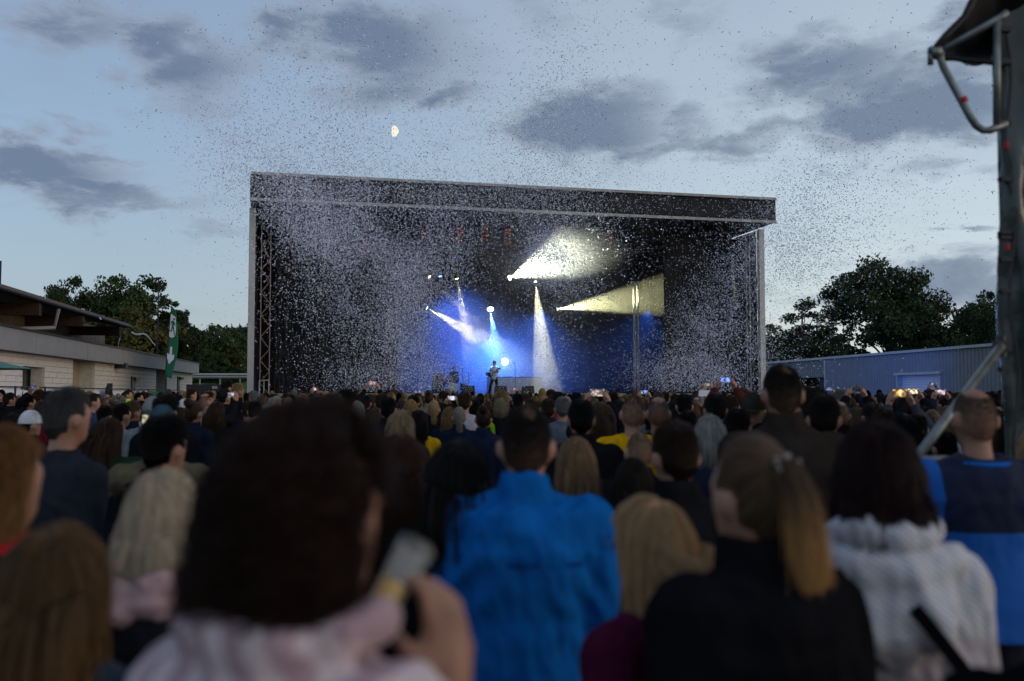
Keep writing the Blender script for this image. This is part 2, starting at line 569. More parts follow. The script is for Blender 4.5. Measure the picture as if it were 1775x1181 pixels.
# --- moving lights with their beams
def moving_light(px, py, b, tpx, tpy, tb, color, watts, cone, blend, label, lens_r=.09, lens_e=6.0, name='moving_light', glow=None):
    p = S.px(px, py, b); tg = S.px(tpx, tpy, tb)
    d = (tg - p).normalized()
    t = thing(name, p, label, 'stage light', 'moving stage lights')
    q = MB(); q.tube(p - d * .42, p - d * .06, .13, 12, .15); q.tube(p - d * .06, p, .15, 12, .14)
    q.build('head', M_blackp, t)
    q = MB()
    side = d.cross(UP).normalized()
    q.path([p - d * .2 + side * .2, p - d * .2 + side * .2 + UP * .3, p - d * .2 - side * .2 + UP * .3, p - d * .2 - side * .2], .03, 6)
    q.build('yoke', M_blackp, t)
    q = MB(); q.box(p - d * .2 + UP * .42, (.36, .3, .18)); q.build('base', M_blackp, t)
    q = MB(); q.tube(p - d * .2 + UP * .5, (p - d * .2) * 1 + UP * (Zf - .95 - p.z), .03, 6); q.build('drop_pipe', M_blackp, t)
    q = MB(); q.tube(p + d * .001, p + d * .02, lens_r, 16)
    g = glow or color
    q.build('lens', mat('lit_lens_%d_%d' % (px, py), (.8, .8, .8), .3, var=0, emit=g, estr=lens_e), t)
    L = bpy.data.lights.new('lamp', 'SPOT')
    L.energy = watts; L.color = color; L.spot_size = R(cone); L.spot_blend = blend; L.shadow_soft_size = .04
    o = bpy.data.objects.new('lamp', L); COL.objects.link(o); o.parent = t
    o.location = d * .06
    o.rotation_euler = d.to_track_quat('-Z', 'Y').to_euler()
    return t


YEL, PALE, BLU = (1.0, .90, .38), (1.0, .98, .60), (.04, .18, 1.0)
SPOT_K = 1.0
moving_light(744, 480, 8.0, 800, 535, 7.0, YEL, 2200, 11, .5, 'small pale moving light at upper left of the blue beam, tilted right')
moving_light(792, 483, 8.0, 806, 560, 8.0, YEL, 3600, 15, .4, 'small pale moving light under the violet truss, pointing straight down')
moving_light(740, 534, 8.0, 830, 585, 7.5, YEL, 5200, 19, .4, 'lowest pale moving light at left, throwing a beam down to the right')
moving_light(850, 536, 7.0, 872, 690, 3.0, (.20, .48, 1.0), 9000, 16, .5, 'big blue-white moving light facing the crowd above the guitarist', .17, 12, glow=(.75, .9, 1))
moving_light(883, 482, 2.2, 963, 449, .2, (.98, 1.0, .74), 20000, 46, .55, 'brightest moving light, blasting a white beam up to the right', .13, 12)
moving_light(928, 488, 7.5, 950, 690, 6.0, PALE, 13000, 17, .25, 'moving light below the white burst, throwing a long pale beam down')
moving_light(965, 536, 8.0, 1150, 512, 7.0, (1.0, .96, .50), 17000, 25, .45, 'moving light throwing a flat yellow beam to the right')
moving_light(875, 627, 10.5, 872, 660, 3.0, (.30, .55, 1.0), 700, 70, .8, 'low blue-white floor light behind the guitarist', .2, 10, glow=(.8, .92, 1))
moving_light(763, 479, 10.0, 790, 640, 8.0, BLU, 1800, 120, 1, 'dim blue moving light between two pale ones at left', .1, 2.0, glow=(.2, .4, 1))
moving_light(1125, 538, 10.0, 1090, 690, 9.0, BLU, 350, 130, 1, 'dim blue moving light behind the flat yellow beam', .04, .4, glow=(.2, .4, 1))
moving_light(940, 538, 10.5, 905, 690, 9.0, BLU, 750, 130, 1, 'dim blue moving light behind the long pale beam', .05, 1.5, glow=(.2, .4, 1))
moving_light(850, 590, 11.0, 850, 690, 8.0, BLU, 3800, 140, 1, 'low blue moving light behind the drum kit', .05, 1.5, glow=(.2, .4, 1))
moving_light(790, 446, 9.6, 789, 600, 9.0, (.25, .08, 1.0), 1200, 40, .8, 'violet moving light at the head of the hanging truss', .05, 2.0, glow=(.3, .1, 1))
moving_light(1312, 575, 3.4, 1420, 660, 40.0, BLU, 7000, 60, .9, 'blue wash light inside the right column, spilling onto the hall', .1, 2.0, glow=(.15, .25, 1))

# --- stage smoke: each puff is one closed body of thin even smoke
M_sm = {}


def smoke(px, py, b, ra, rb, rz, dens, label, shells=(1.25, 1.0, .78, .55)):
    key = round(dens, 4)
    if key not in M_sm:
        m = bpy.data.materials.new('stage_smoke_%s' % key); m.use_nodes = True
        t = NT(m.node_tree); m.node_tree.nodes.clear()
        v = t.n('ShaderNodeVolumePrincipled'); o = t.n('ShaderNodeOutputMaterial')
        v.inputs['Color'].default_value = (.9, .92, .95, 1)
        v.inputs['Density'].default_value = dens
        v.inputs['Anisotropy'].default_value = .1
        t.link(v.outputs[0], o.inputs['Volume'])
        M_sm[key] = m
    p = S.px(px, py, b)
    # three bodies inside one another, so the smoke thins out towards its rim
    for k, f in enumerate(shells):
        q = MB(); q.ell((0, 0, 0), (ra * f, rb * f, rz * f), 20, 12)
        q.v = [tuple(Vector(v) * (1 + .22 * fbm(v[0] * .4 + px, v[1] * .4 + k, v[2] * .4))) for v in q.v]
        o = link('stage_smoke', q.mesh('stage_smoke', smooth=True), None, p, M_sm[key])
        o.rotation_euler = (0, 0, math.atan2(S.u.y, S.u.x))
        tag(o, label + ', ' + ('outermost veil', 'outer part', 'middle part', 'inner part', 'core')[k + 5 - len(shells)], 'smoke', kind='stuff')


smoke(875, 635, 8.0, 7.6, 3.2, 3.8, .014, 'blue stage smoke hanging low around the guitarist')
smoke(1040, 550, 8.0, 7.2, 2.8, 4.0, .008, 'thin stage smoke in the middle of the stage')
smoke(935, 455, 1.0, 2.3, 1.3, 1.15, .020, 'dense bright smoke in the white burst', (2.0, 1.6, 1.25, .9, .6))
smoke(812, 562, 7.6, 2.3, 2.2, 1.7, .030, 'pale smoke puff where the left beams meet')

# ================================================================== corrugated hall at right
M_corr = mat('grey_corrugated_steel', (.18, .195, .225), .5, .25, var=.08, vscale=1.0)
M_corr_d = mat('dark_corrugated_steel', (.16, .18, .19), .55, .25, var=.1, vscale=1.0)
M_trim = mat('grey_steel_trim', (.36, .38, .41), .5, .3)
M_shutter = mat('grey_roller_shutter', (.60, .62, .64), .55, .05, var=.06)
HZ = 5.0
H = Frame(PZ(1740, 597, HZ), PZ(1328, 630, HZ))
H.n = H.n if H.n.x > 0 else -H.n
H.ax = (H.u, H.n, UP)
hall = thing('storage_hall', H.p(0, 0, 0), 'long grey corrugated steel hall with a roller door, right of the stage', 'building')


def corrugated(a0, a1, b, z0, z1, m, parent, name='wall', pitch=.46, dep=.06):
    q = MB()
    n = max(1, int((a1 - a0) / pitch))
    prof = []
    for i in range(n):
        s = a0 + (a1 - a0) * i / n; w = (a1 - a0) / n
        prof += [(s, 0), (s + w * .42, 0), (s + w * .55, -dep), (s + w * .88, -dep)]
    prof.append((a1, 0))
    vs = []
    for (s, o) in prof: vs += [H.p(s, b + o, z0), H.p(s, b + o, z1)]
    fs = [(2 * i, 2 * i + 2, 2 * i + 3, 2 * i + 1) for i in range(len(prof) - 1)]
    q.add(vs, fs)
    return q.build(name, m, parent)


dA0, dA1 = H.a(1632, 0), H.a(1557, 0)
dz = Z_at(649, H.px(1595, 650, 0).y)
aS = H.a(1432, 0)
a_end = H.a(1330, 0) + 3
corrugated(-14, dA0, 0, 0, HZ - .05, M_corr, hall)
corrugated(dA0, dA1, 0, dz, HZ - .05, M_corr, hall)
corrugated(dA1, aS, 0, 0, HZ - .05, M_corr, hall)
corrugated(aS, a_end, 0.06, Z_at(655, H.px(1400, 655, 0).y), HZ - .05, M_corr_d, hall)
corrugated(H.a(1385, 0), a_end, 0.06, 0, Z_at(655, H.px(1400, 655, 0).y), M_corr_d, hall)
q = MB(); q.box(H.p((aS + H.a(1385, 0)) / 2, 2.2, 1.8), (H.a(1385, 0) - aS, .1, 3.7), H.ax); q.build('recess_wall', M_corr_d, hall)
q = MB(); q.box(H.p((a_end - 14) / 2, -.12, HZ + .02), (a_end + 14, .3, .2), H.ax); q.build('eaves_gutter', M_trim, hall)
q = MB(); q.hexa([H.p(-14, .05, HZ - .1), H.p(a_end, .05, HZ - .1), H.p(a_end, 18, HZ + .6), H.p(-14, 18, HZ + .6),
                  H.p(-14, .05, HZ + .1), H.p(a_end, .05, HZ + .1), H.p(a_end, 18, HZ + .8), H.p(-14, 18, HZ + .8)]); q.build('roof', M_corr_d, hall)
door = None
nsl = 16
q = MB(); q.box((0, 0, 0), (abs(dA1 - dA0) - .1, .05, dz / nsl - .015), H.ax); me_slat = q.mesh('slat')
sh = thing('door', (0, 0, 0), None, None); sh.parent = hall
q = MB(); q.box(H.p((dA0 + dA1) / 2, .42, dz / 2), (dA1 - dA0, .03, dz), H.ax); q.build('door_backing', M_corr_d, hall)
for i in range(nsl):
    o = link('slat', me_slat, sh, H.p((dA0 + dA1) / 2, .36, (i + .5) * dz / nsl) - hall.location, M_shutter)
for a in (dA0, dA1):
    q = MB(); q.box(H.p(a, .13, dz / 2), (.16, .5, dz), H.ax); q.build('door_jamb', M_trim, hall)
q = MB(); q.box(H.p((dA0 + dA1) / 2, -.10, dz + .06), (dA1 - dA0 + .5, .3, .2), H.ax); q.build('door_lintel', M_trim, hall)
q = MB(); q.box(H.p(aS, -.06, HZ / 2), (.3, .1, HZ - .2), H.ax); q.build('corner_trim', M_trim, hall)

# ================================================================== low white building at left
M_white = mat('white_painted_block', (.68, .63, .57), .8, var=.05, vscale=2.0, bump=.004, bscale=30)
M_beige = mat('beige_painted_block', (.36, .29, .21), .85, var=.08, vscale=2.0)
M_mortar = mat('pale_mortar', (.58, .54, .48), .9)
M_par = mat('grey_parapet_panel', (.27, .265, .27), .6, var=.06, vscale=1.2)
M_dark = mat('dark_frame_paint', (.025, .025, .03), .5)
M_glass = mat('dark_window_glass', (.02, .025, .03), .08, var=0, spec=.5)
M_wood = mat('brown_weathered_wood', (.16, .095, .055), .8, var=.3, vscale=3.0)
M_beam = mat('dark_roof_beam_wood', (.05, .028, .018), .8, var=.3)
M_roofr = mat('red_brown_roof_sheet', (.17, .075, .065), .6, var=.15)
BZ = 3.8
B = Frame(PZ(0, 565, BZ), PZ(344, 631, BZ))
B.n = B.n if B.n.x < 0 else -B.n
B.ax = (B.u, B.n, UP)
zb = Z_at(605, B.o.y)             # underside of the parapet band
a_far = B.a(344, 0)
house = thing('pavilion', B.p(0, 0, 0), 'low white block building with grey parapet band, along the left edge', 'building')
pan = [-12, -7.5, -2.5] + [B.a(x, 0) for x in (60, 110, 150, 184, 212, 280, 344)]
for i in range(len(pan) - 1):
    q = MB(); q.box(B.p((pan[i] + pan[i + 1]) / 2, .05, (zb + BZ) / 2), (pan[i + 1] - pan[i] - .025, .12, BZ - zb), B.ax); q.build('parapet_panel', M_par, house)
q = MB(); q.box(B.p((a_far - 12) / 2, .06, BZ + .035), (a_far + 12.1, .26, .06), B.ax); q.build('parapet_cap', M_dark, house)
q = MB(); q.box(B.p((a_far - 12) / 2, 4.1, zb + .05), (a_far + 12, 7.9, .1), B.ax); q.build('flat_roof', M_dark, house)
wb = .45     # wall set back under the band
q = MB(); q.box(B.p((a_far - 12) / 2, wb + .75, zb / 2), (a_far + 12, .2, zb), B.ax); q.build('recess_wall', M_beige, house)
segs = [(-12, B.a(125, wb)), (B.a(163, wb), B.a(270, wb)), (B.a(288, wb), a_far)]
win = (B.a(38, wb), B.a(76, wb))
BH = .21
q = MB(); q.box((0, 0, 0), (.985, .10, BH - .016)); me_block = q.mesh('block')
wallp = []
brz = math.atan2(B.u.y, B.u.x)
for (a0, a1) in segs:
    parts = [(a0, a1, 0, zb)]
    if a0 < win[0] < a1:
        zw0, zw1 = .9, Z_at(636, B.px(57, 640, wb).y)
        parts = [(a0, win[0], 0, zb), (win[1], a1, 0, zb), (win[0], win[1], 0, zw0), (win[0], win[1], zw1, zb)]
    for (x0, x1, z0, z1) in parts:
        q = MB(); q.box(B.p((x0 + x1) / 2, wb + .36, (z0 + z1) / 2), (x1 - x0, .56, z1 - z0), B.ax)
        w = q.build('wall', M_mortar, house)
        for j in range(int(z0 / BH), int(math.ceil(z1 / BH))):
            zc0, zc1 = max(z0, j * BH), min(z1, (j + 1) * BH)
            if zc1 < 1.25 or zc1 - zc0 < .05: continue
            x = x0 - (.5 if j % 2 else 0)
            while x < x1:
                c0, c1 = max(x, x0), min(x + 1.0, x1)
                if c1 - c0 > .06 and c1 > -2.5:
                    o = link('block', me_block, w, B.p((c0 + c1) / 2, wb + .045 + random.uniform(-.004, .004), (zc0 + zc1) / 2) - house.location, M_white)
                    o.rotation_euler = (0, 0, brz)
                    o.scale = (c1 - c0, 1, (zc1 - zc0) / BH)
                x += 1.0
wn = MB(); wn.box(B.p((win[0] + win[1]) / 2, wb + .55, (zw0 + zw1) / 2), (win[1] - win[0], .03, zw1 - zw0), B.ax)
wobj = wn.build('window', M_glass, house)
for f in (0, .33, .66, 1.0):
    q = MB(); q.box(B.p(win[0] + (win[1] - win[0]) * f, wb + .50, (zw0 + zw1) / 2), (.09, .06, zw1 - zw0), B.ax); q.build('window_frame', M_dark, wobj)
q = MB(); q.box(B.p((win[0] + win[1]) / 2, wb + .25, zw1 + .04), (win[1] - win[0] + .5, .4, .05), B.ax); q.build('window_head', M_white, wobj)
# narrow dark doorways with a bracket lamp
for px in (230, 309):
    a = B.a(px, wb - .03)
    yy = B.px(px, 652, wb).y
    q = MB(); q.box(B.p(a, wb - .035, Z_at(653, yy) / 2), (.85, .05, Z_at(653, yy)), B.ax); d_ = q.build('door', M_dark, house)
    q = MB(); q.box(B.p(a + .0, wb - .065, Z_at(664, yy)), (.5, .02, .45), B.ax); q.build('pane', M_beige, d_)
    q = MB(); q.box(B.p(a + .5, wb - .12, Z_at(653, yy) - .12), (1.2, .16, .16), B.ax); q.build('door_hood', M_dark, house)
# flood lamp on the wall
a = B.a(206, wb - .2); yy = B.px(206, 636, wb).y
q = MB(); q.box(B.p(a, wb - .3, Z_at(635, yy)), (.55, .5, .26), B.ax); q.tube(B.p(a, wb, Z_at(632, yy)), B.p(a, wb - .2, Z_at(634, yy)), .05)
q.build('flood_lamp', M_dark, house)

# the timber-clad upper storey with wide eaves
ub = 5.0
ue = ub - 2.6
zE = Z_at(495, B.px(0, 495, ue).y)
aU = B.a(222, ue, 572)
up = thing('timber_hall', B.p(0, ub, 0), 'timber-clad hall with wide dark eaves rising behind the white building', 'building')
q = MB()
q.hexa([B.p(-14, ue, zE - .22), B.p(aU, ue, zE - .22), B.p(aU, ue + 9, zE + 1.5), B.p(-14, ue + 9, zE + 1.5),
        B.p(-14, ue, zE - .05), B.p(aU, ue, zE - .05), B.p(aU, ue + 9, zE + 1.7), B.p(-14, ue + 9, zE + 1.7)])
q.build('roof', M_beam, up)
q = MB()
q.hexa([B.p(-14, ue - .08, zE - .06), B.p(aU + .1, ue - .08, zE - .06), B.p(aU + .1, ue + 9, zE + 1.74), B.p(-14, ue + 9, zE + 1.74),
        B.p(-14, ue - .08, zE + .06), B.p(aU + .1, ue - .08, zE + .06), B.p(aU + .1, ue + 9, zE + 1.86), B.p(-14, ue + 9, zE + 1.86)])
q.build('roof_sheet', M_roofr, up)
q = MB(); q.tube(B.p(-14, ue - .14, zE - .12), B.p(aU, ue - .14, zE - .12), .09, 8); q.build('gutter', M_dark, up)
aW = B.a(178, ub)
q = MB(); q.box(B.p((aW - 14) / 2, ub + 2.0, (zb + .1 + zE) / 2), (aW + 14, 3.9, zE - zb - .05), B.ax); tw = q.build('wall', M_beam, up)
q = MB(); q.box((0, 0, 0), (.285, .06, zE - zb + .1)); me_pl = q.mesh('plank')
n = 0
x = -6.0
while x < aW:
    o = link('plank', me_pl, tw, B.p(x + .15, ub + random.uniform(-.012, .012), (zb + zE) / 2 + .05) - up.location, M_wood if n % 5 else mat('grey_wood', (.17, .13, .10), .85, var=.25, vscale=3))
    o.rotation_euler = (0, 0, brz); n += 1
    x += .30
for px in (-40, 52, 130, 196):
    a = B.a(px, ue + .3, 550)
    q = MB(); q.box(B.p(a, ue + 1.4, zE - .52), (.34, 3.0, .5), B.ax); q.build('beam', M_beam, up)
a = B.a(83, ue + .4, 545)
q = MB(); q.path([B.p(a, ue - .05, zE - .25), B.p(a - .05, ue + .1, zE - 1.1), B.p(a - 1.8, ue + 1.6, zE - 1.3), B.p(a - 1.9, ub - .1, zE - 1.9)], .09, 8); q.build('downpipe', M_par, up)
q = MB(); q.tube(B.p(B.a(0, ue + 2, 480), ue + 2, zE + .3), B.p(B.a(0, ue + 2, 480), ue + 2, zE + 1.7), .05); q.build('vent_pipe', M_dark, up)
# paper streamer caught on the roof's end
M_paper = mat('white_paper', (.78, .78, .80), .7, var=.05)
q = MB()
pts = [B.p(aU + .1 + .25 * math.sin(i * .9), ue + .5, zE - .4 - i * .16) for i in range(9)]
for i in range(8): q.slab([pts[i], pts[i] + UP * .09, pts[i + 1] + UP * .09, pts[i + 1]], B.u * .02 + B.n * .02)
pts = [P(228 + i * 5.2, 577 + i * i * .32 + 3 * math.sin(i), B.p(aU, ue, 0).y + 4) for i in range(9)]
for i in range(8): q.slab([pts[i], pts[i] + UP * .09, pts[i + 1] + UP * .09, pts[i + 1]], B.u * .02 + B.n * .02)
tag(q.build('paper_streamer', M_paper), 'white paper streamers caught on the end of the timber eaves', 'streamer')

# --- banner fence in front of it
M_ban = mat('white_fence_banner', (.62, .63, .67), .7, var=.06, vscale=1)
M_bang = mat('green_fence_banner', (.02, .16, .07), .7, var=.08, vscale=1)
fb_ = -1.3
edges = [-6.0, -2.0] + [B.a(x, fb_) for x in (26, 78, 137, 183, 222, 256, 290, 312)]
flab = ['white fence banner at the left frame edge below the teal canopy', 'white fence banner left of the dark window', 'white fence banner below the dark window',
        'white fence banner right of the dark window, behind the grey-haired man', 'white fence banner below the beige recess', 'white fence banner behind the man in neon vest',
        'white fence banner below the wall flood lamp', 'green fence banner beside the flag pole', 'last white fence banner at the right end of the fence']
for i in range(len(edges) - 1):
    a0, a1 = edges[i], edges[i + 1]
    green = (i == 7)
    t = thing('fence_panel', B.p(a0, fb_, 0), flab[i], 'fence', 'banner fence before the white building')
    q = MB(); q.sheet(lambda u, v: B.p(a0 + .08 + (a1 - a0 - .16) * u, fb_ + .05 * fbm(u * 4 + i, v * 3), .15 + 1.7 * v - .05 * math.sin(math.pi * u) * v), 16, 8, B.n * .01)
    q.build('banner', M_bang if green else M_ban, t, True)
    q = MB(); q.tube(B.p(a0, fb_, 0), B.p(a0, fb_, 1.93), .03); q.build('post', M_dark, t)
    q = MB(); q.tube(B.p(a0 + .03, fb_, 1.9), B.p(a1 - .03, fb_, 1.9), .02); q.build('top_rail', M_dark, t)
q = MB()
c = B.p(B.a(186, fb_ - .2), fb_ - .25, 0)
q.sheet(lambda u, v: c + B.u * ((u - .5) * (.35 + .55 * math.sin(math.pi * min(1, v * 1.02)) ** .6) ) + B.n * (.12 * math.sin(u * math.pi) * -1 + .04 * fbm(u * 5, v * 5)) + UP * (1.35 + .75 * v), 10, 12, B.n * .03)
tag(q.build('black_cover', mat('black_nylon', (.012, .012, .014), .6)), 'black cloth cover hung over the white banner fence', 'cover')

# --- teal parasol canopy cut by the left edge
tp = P(-30, 660, 17)
par = thing('parasol', (tp.x, tp.y, 0), 'teal parasol whose rim just enters at the left edge', 'parasol')
q = MB()
zr = Z_at(640, 17)
q.sheet(lambda u, v: Vector((tp.x + .74 * v * math.cos(u * 2 * math.pi), tp.y + .74 * v * math.sin(u * 2 * math.pi), zr + .16 * (1 - v))), 24, 4, (0, 0, .02))
q.build('canopy', mat('teal_canvas', (.06, .17, .16), .8), par, True)
q = MB(); q.tube((tp.x, tp.y, 0), (tp.x, tp.y, zr + .14), .03); q.build('pole', M_alu, par)

# --- emergency-exit feather flag
M_flag = mat('green_flag_cloth', (.012, .12, .055), .75, var=.1, vscale=2)
M_flagw = mat('white_flag_print', (.62, .62, .70), .75, var=.04)
FY = 24.0
fx0 = P(288, 600, FY)
flag = thing('exit_flag', (fx0.x, FY, 0), 'tall green emergency-exit flag with white running figure and arrow', 'flag')
fz = lambda py: Z_at(py, FY)
fx = lambda px: (px - CX) / FPX * FY


def flag_surf(px, py, lift=0.0):
    w = .035 * math.sin((py - 530) * .045)
    return Vector((fx(px), FY + w * .6 - lift, fz(py)))


lft = lambda py: 295 - (py - 530) * 7.5 / 122           # left and right outline of the sail
rgt = lambda py: 304.3 + 3.2 * math.sin((py - 545) / 110 * math.pi) - max(0, (py - 610)) * .17
q = MB()
q.sheet(lambda u, v: flag_surf(lft(530 + 122 * v) + (rgt(530 + 122 * v) - lft(530 + 122 * v)) * u, 530 + 122 * v + (u * (5 if v > .5 else 9)) * abs(v - .5) * 2), 8, 40, (0, .012, 0))
sail = q.build('sail', M_flag, flag, True)
def print_patch(name, outline, m, lift, parent):
    q = MB(); n = len(outline)
    q.slab([flag_surf(x, y, lift) for x, y in outline], (0, -.003, 0))
    return q.build(name, m, parent)
S2 = lambda x, y: (250 + x / 7.38, 520 + y / 7.38)      # coordinates read off an enlargement
panel = [S2(*c) for c in ((329, 178), (388, 215), (397, 330), (396, 400), (390, 470), (348, 488), (312, 470), (318, 340), (326, 240))]
print_patch('print_panel', panel, M_flagw, .020, sail)
for outl in ([(364, 240), (372, 228), (380, 236), (381, 256), (372, 266), (364, 256)],
             [(330, 310), (334, 282), (352, 264), (366, 268), (384, 292), (394, 330), (390, 338), (376, 312), (368, 330), (380, 400), (392, 470), (386, 476), (370, 410), (360, 370), (350, 372), (344, 408), (320, 404), (320, 386), (336, 388), (344, 340), (352, 296), (342, 296), (336, 316)]):
    print_patch('print_figure', [S2(*c) for c in outl], M_flag, .030, sail)
print_patch('print_arrow', [S2(*c) for c in ((330, 598), (358, 604), (355, 712), (386, 698), (384, 760), (320, 826), (296, 742), (296, 676), (326, 706))], M_flagw, .020, sail)
q = MB(); q.path([(fx(287), FY + .02, 0), (fx(287.5), FY + .02, fz(640)), (fx(291.5), FY + .02, fz(580)), (fx(295), FY + .02, fz(529))], [.03, .025, .018, .012], 8); q.build('pole', M_dark, flag)

# --- black speaker box and guardrail in the gap left of the stage
bp = P(360, 677, 38)
t = thing('speaker_box', (bp.x, bp.y, 0), 'black speaker box standing in the gap left of the stage', 'speaker')
q = MB(); q.box((bp.x, bp.y, Z_at(677, 38) / 2 + .1), (1.35, .9, Z_at(668, 38) + .05)); q.build('cabinet', M_dark, t)
q = MB(); q.box((bp.x + .4, bp.y - .46, Z_at(672, 38)), (.2, .02, .1)); q.build('badge', M_alu, t)
GY = 78.0
t = thing('guard_rail', (X_at(390, GY), GY, 0), 'pale steel guard rail on the grassy bank left of the stage', 'guard rail')
for zc in (Z_at(652, GY),):
    q = MB(); q.sheet(lambda u, v: Vector((X_at(300, GY) + (X_at(470, GY) - X_at(300, GY)) * u, GY + .06 * math.cos(v * 4 * math.pi), zc - .2 + .4 * v)), 2, 12, (0, .02, 0)); q.build('rail', M_alu_pale, t)
for px in (310, 345, 380, 415):
    q = MB(); q.tube((X_at(px, GY), GY + .15, .5), (X_at(px, GY), GY + .15, Z_at(650, GY)), .06); q.build('post', M_alu, t)
M_grass = mat('meadow_grass', (.045, .085, .02), .95, var=.4, vscale=1.5, bump=.1, bscale=5)
q = MB()
q.sheet(lambda u, v: Vector((-70 + 55 * u, 62 + 40 * v, .03 + 2.5 * min(1, v * 2.2) + .25 * fbm(u * 30, v * 20))), 60, 30)
tag(q.build('grass_bank', M_grass, None, True), kind='structure')

# ================================================================== trees
M_bark = mat('tree_bark', (.06, .045, .035), .95, var=.3)


def leaf_mat(key, c):
    m = mat(key, c, .75, var=.45, vscale=.35, spec=.2)
    return m


def make_tree_meshes(seed, h, rx, rz, trunk_h, clumps, leaves, leaf, lobes):
    """tapered trunk with limbs, and a crown of small leaf faces spread in clumps round the twigs"""
    r = random.Random(seed); g = np.random.default_rng(seed)
    q = MB()
    q.path([(0, 0, -.1), (.05, .03, trunk_h * .5), (0, 0, trunk_h), (.1, .1, h * .55), (.15, 0, h * .8)], [h * .024, h * .02, h * .017, h * .011, h * .004], 8)
    cents = []
    for i in range(clumps):
        lb = lobes[i % len(lobes)]
        for _ in range(60):
            v = Vector((r.gauss(0, 1), r.gauss(0, 1), r.gauss(0, 1)))
            v = v.normalized() * (r.random() ** .33)
            c = Vector((lb[0] + v.x * lb[3], lb[1] + v.y * lb[3], lb[2] + v.z * lb[4]))
            if c.z > trunk_h * .75: break
        cents.append(c)
    for i, c in enumerate(cents[:max(14, clumps // 3)]):
        z0 = max(trunk_h * .7, min(h * .75, c.z * .62))
        mid = Vector((c.x * .45, c.y * .45, z0 + (c.z - z0) * .65))
        q.path([(0, 0, z0), mid, c], [h * .008, h * .005, h * .0015], 5)
    trunk = q.mesh('trunk', smooth=True)
    C = np.array([list(c) for c in cents])
    idx = g.integers(0, len(C), leaves)
    sc = g.uniform(.55, 1.15, len(C))[idx][:, None] * (rx * .22)
    off = g.normal(0, 1, (leaves, 3)); off /= np.linalg.norm(off, axis=1)[:, None]
    off *= (g.random((leaves, 1)) ** .5)
    pos = C[idx] + off * sc * np.array([1, 1, .75])
    d1 = g.normal(0, 1, (leaves, 3)); d1 /= np.linalg.norm(d1, axis=1)[:, None]
    d2 = np.cross(d1, g.normal(0, 1, (leaves, 3))); d2 /= np.linalg.norm(d2, axis=1)[:, None]
    s1 = (leaf * g.uniform(.6, 1.3, (leaves, 1))); s2 = s1 * .62
    V = np.stack([pos - d1 * s1, pos + d2 * s2, pos + d1 * s1, pos - d2 * s2], 1).reshape(-1, 3)
    me = bpy.data.meshes.new('crown')
    F = np.arange(leaves * 4).reshape(-1, 4)
    me.from_pydata(V.tolist(), [], F.tolist())
    return trunk, me


def lobes_for(seed, h, rx, n=7, low=.35):
    r = random.Random(seed)
    L = [(0, 0, h * .78, rx * .55, h * .2)]
    for i in range(n):
        t = 2 * math.pi * i / n + r.uniform(-.3, .3); rr = rx * r.uniform(.35, .62)
        L.append((rr * math.cos(t), rr * math.sin(t), h * r.uniform(low + .08, .8), rx * r.uniform(.32, .5), h * r.uniform(.10, .17)))
    return L


TP = {}
TP['maple'] = make_tree_meshes(3, 16, 6.6, 6, 2.4, 210, 34000, .19, lobes_for(3, 16, 6.6, 9, .2))
TP['oak'] = make_tree_meshes(5, 14, 5.2, 5, 3.2, 150, 22000, .20, lobes_for(5, 14, 5.2, 7, .25))
TP['airy'] = make_tree_meshes(8, 13, 4.4, 5, 3.0, 95, 11000, .17, lobes_for(8, 13, 4.4, 6, .3))
TP['bushy'] = make_tree_meshes(9, 9, 4.2, 4, 1.0, 120, 16000, .19, lobes_for(9, 9, 4.2, 7, .12))
TP['slim'] = make_tree_meshes(12, 11, 2.4, 5, 2.0, 80, 9000, .15, lobes_for(12, 11, 2.4, 6, .2))
L_dark = leaf_mat('dark_foliage', (.030, .048, .018))
L_mid = leaf_mat('green_foliage', (.042, .066, .02))
L_yel = leaf_mat('olive_foliage', (.075, .07, .018))
L_grn = leaf_mat('fresh_foliage', (.05, .085, .024))


def tree(kind, px, ytop, Y, rz, leafm, label, group, wide=1.0, base=0.0):
    tr, cr = TP[kind]
    h0 = {'maple': 15.9, 'oak': 13.9, 'airy': 13.0, 'bushy': 8.9, 'slim': 10.9}[kind]
    t = thing('tree', (X_at(px, Y), Y, base), label, 'tree', group, rz)
    s = (Z_at(ytop, Y) - base) / h0
    t.scale = (s * wide, s * wide, s)
    link('trunk', tr, t, None, M_bark)
    link('crown', cr, t, None, leafm, True)
    return t


GR, GL, GF = 'trees behind the hall', 'trees behind the left building', 'wood beyond the grassy bank'
tree('maple', 1540, 424, 130, .4, L_dark, 'largest round-crowned tree, rising behind the corrugated hall', GR)
tree('airy', 1392, 515, 125, 1.2, L_dark, 'thin see-through tree between the stage and the largest tree', GR, 1.25)
tree('oak', 1352, 560, 140, 2.2, L_mid, 'low tree directly right of the stage column, behind the hall', GR, 1.2)
tree('oak', 1640, 545, 128, 3.1, L_mid, 'lower bushy tree at the right foot of the largest tree', GR, 1.1)
tree('bushy', 1445, 575, 135, .9, L_dark, 'dark bush between the thin tree and the largest tree', GR, 1.3)
tree('oak', 1708, 503, 118, 4.4, L_dark, 'dark tree standing close left of the scaffold tower', GR, .8)
tree('bushy', 1600, 580, 126, 2.9, L_mid, 'green bush low behind the roller door of the hall', GR, 1.2)
tree('oak', 112, 474, 84, .3, L_dark, 'leftmost tree, above the ridge of the timber hall', GL, .72)
tree('oak', 205, 472, 86, 1.9, L_mid, 'tallest tree of the left group, behind the timber hall', GL, .85)
tree('airy', 248, 472, 88, 3.4, L_dark, 'loose-crowned tree just left of the green exit flag', GL, 1.0)
tree('slim', 292, 508, 90, 2.0, L_dark, 'slim tree right behind the green exit flag', GL, 1.0)
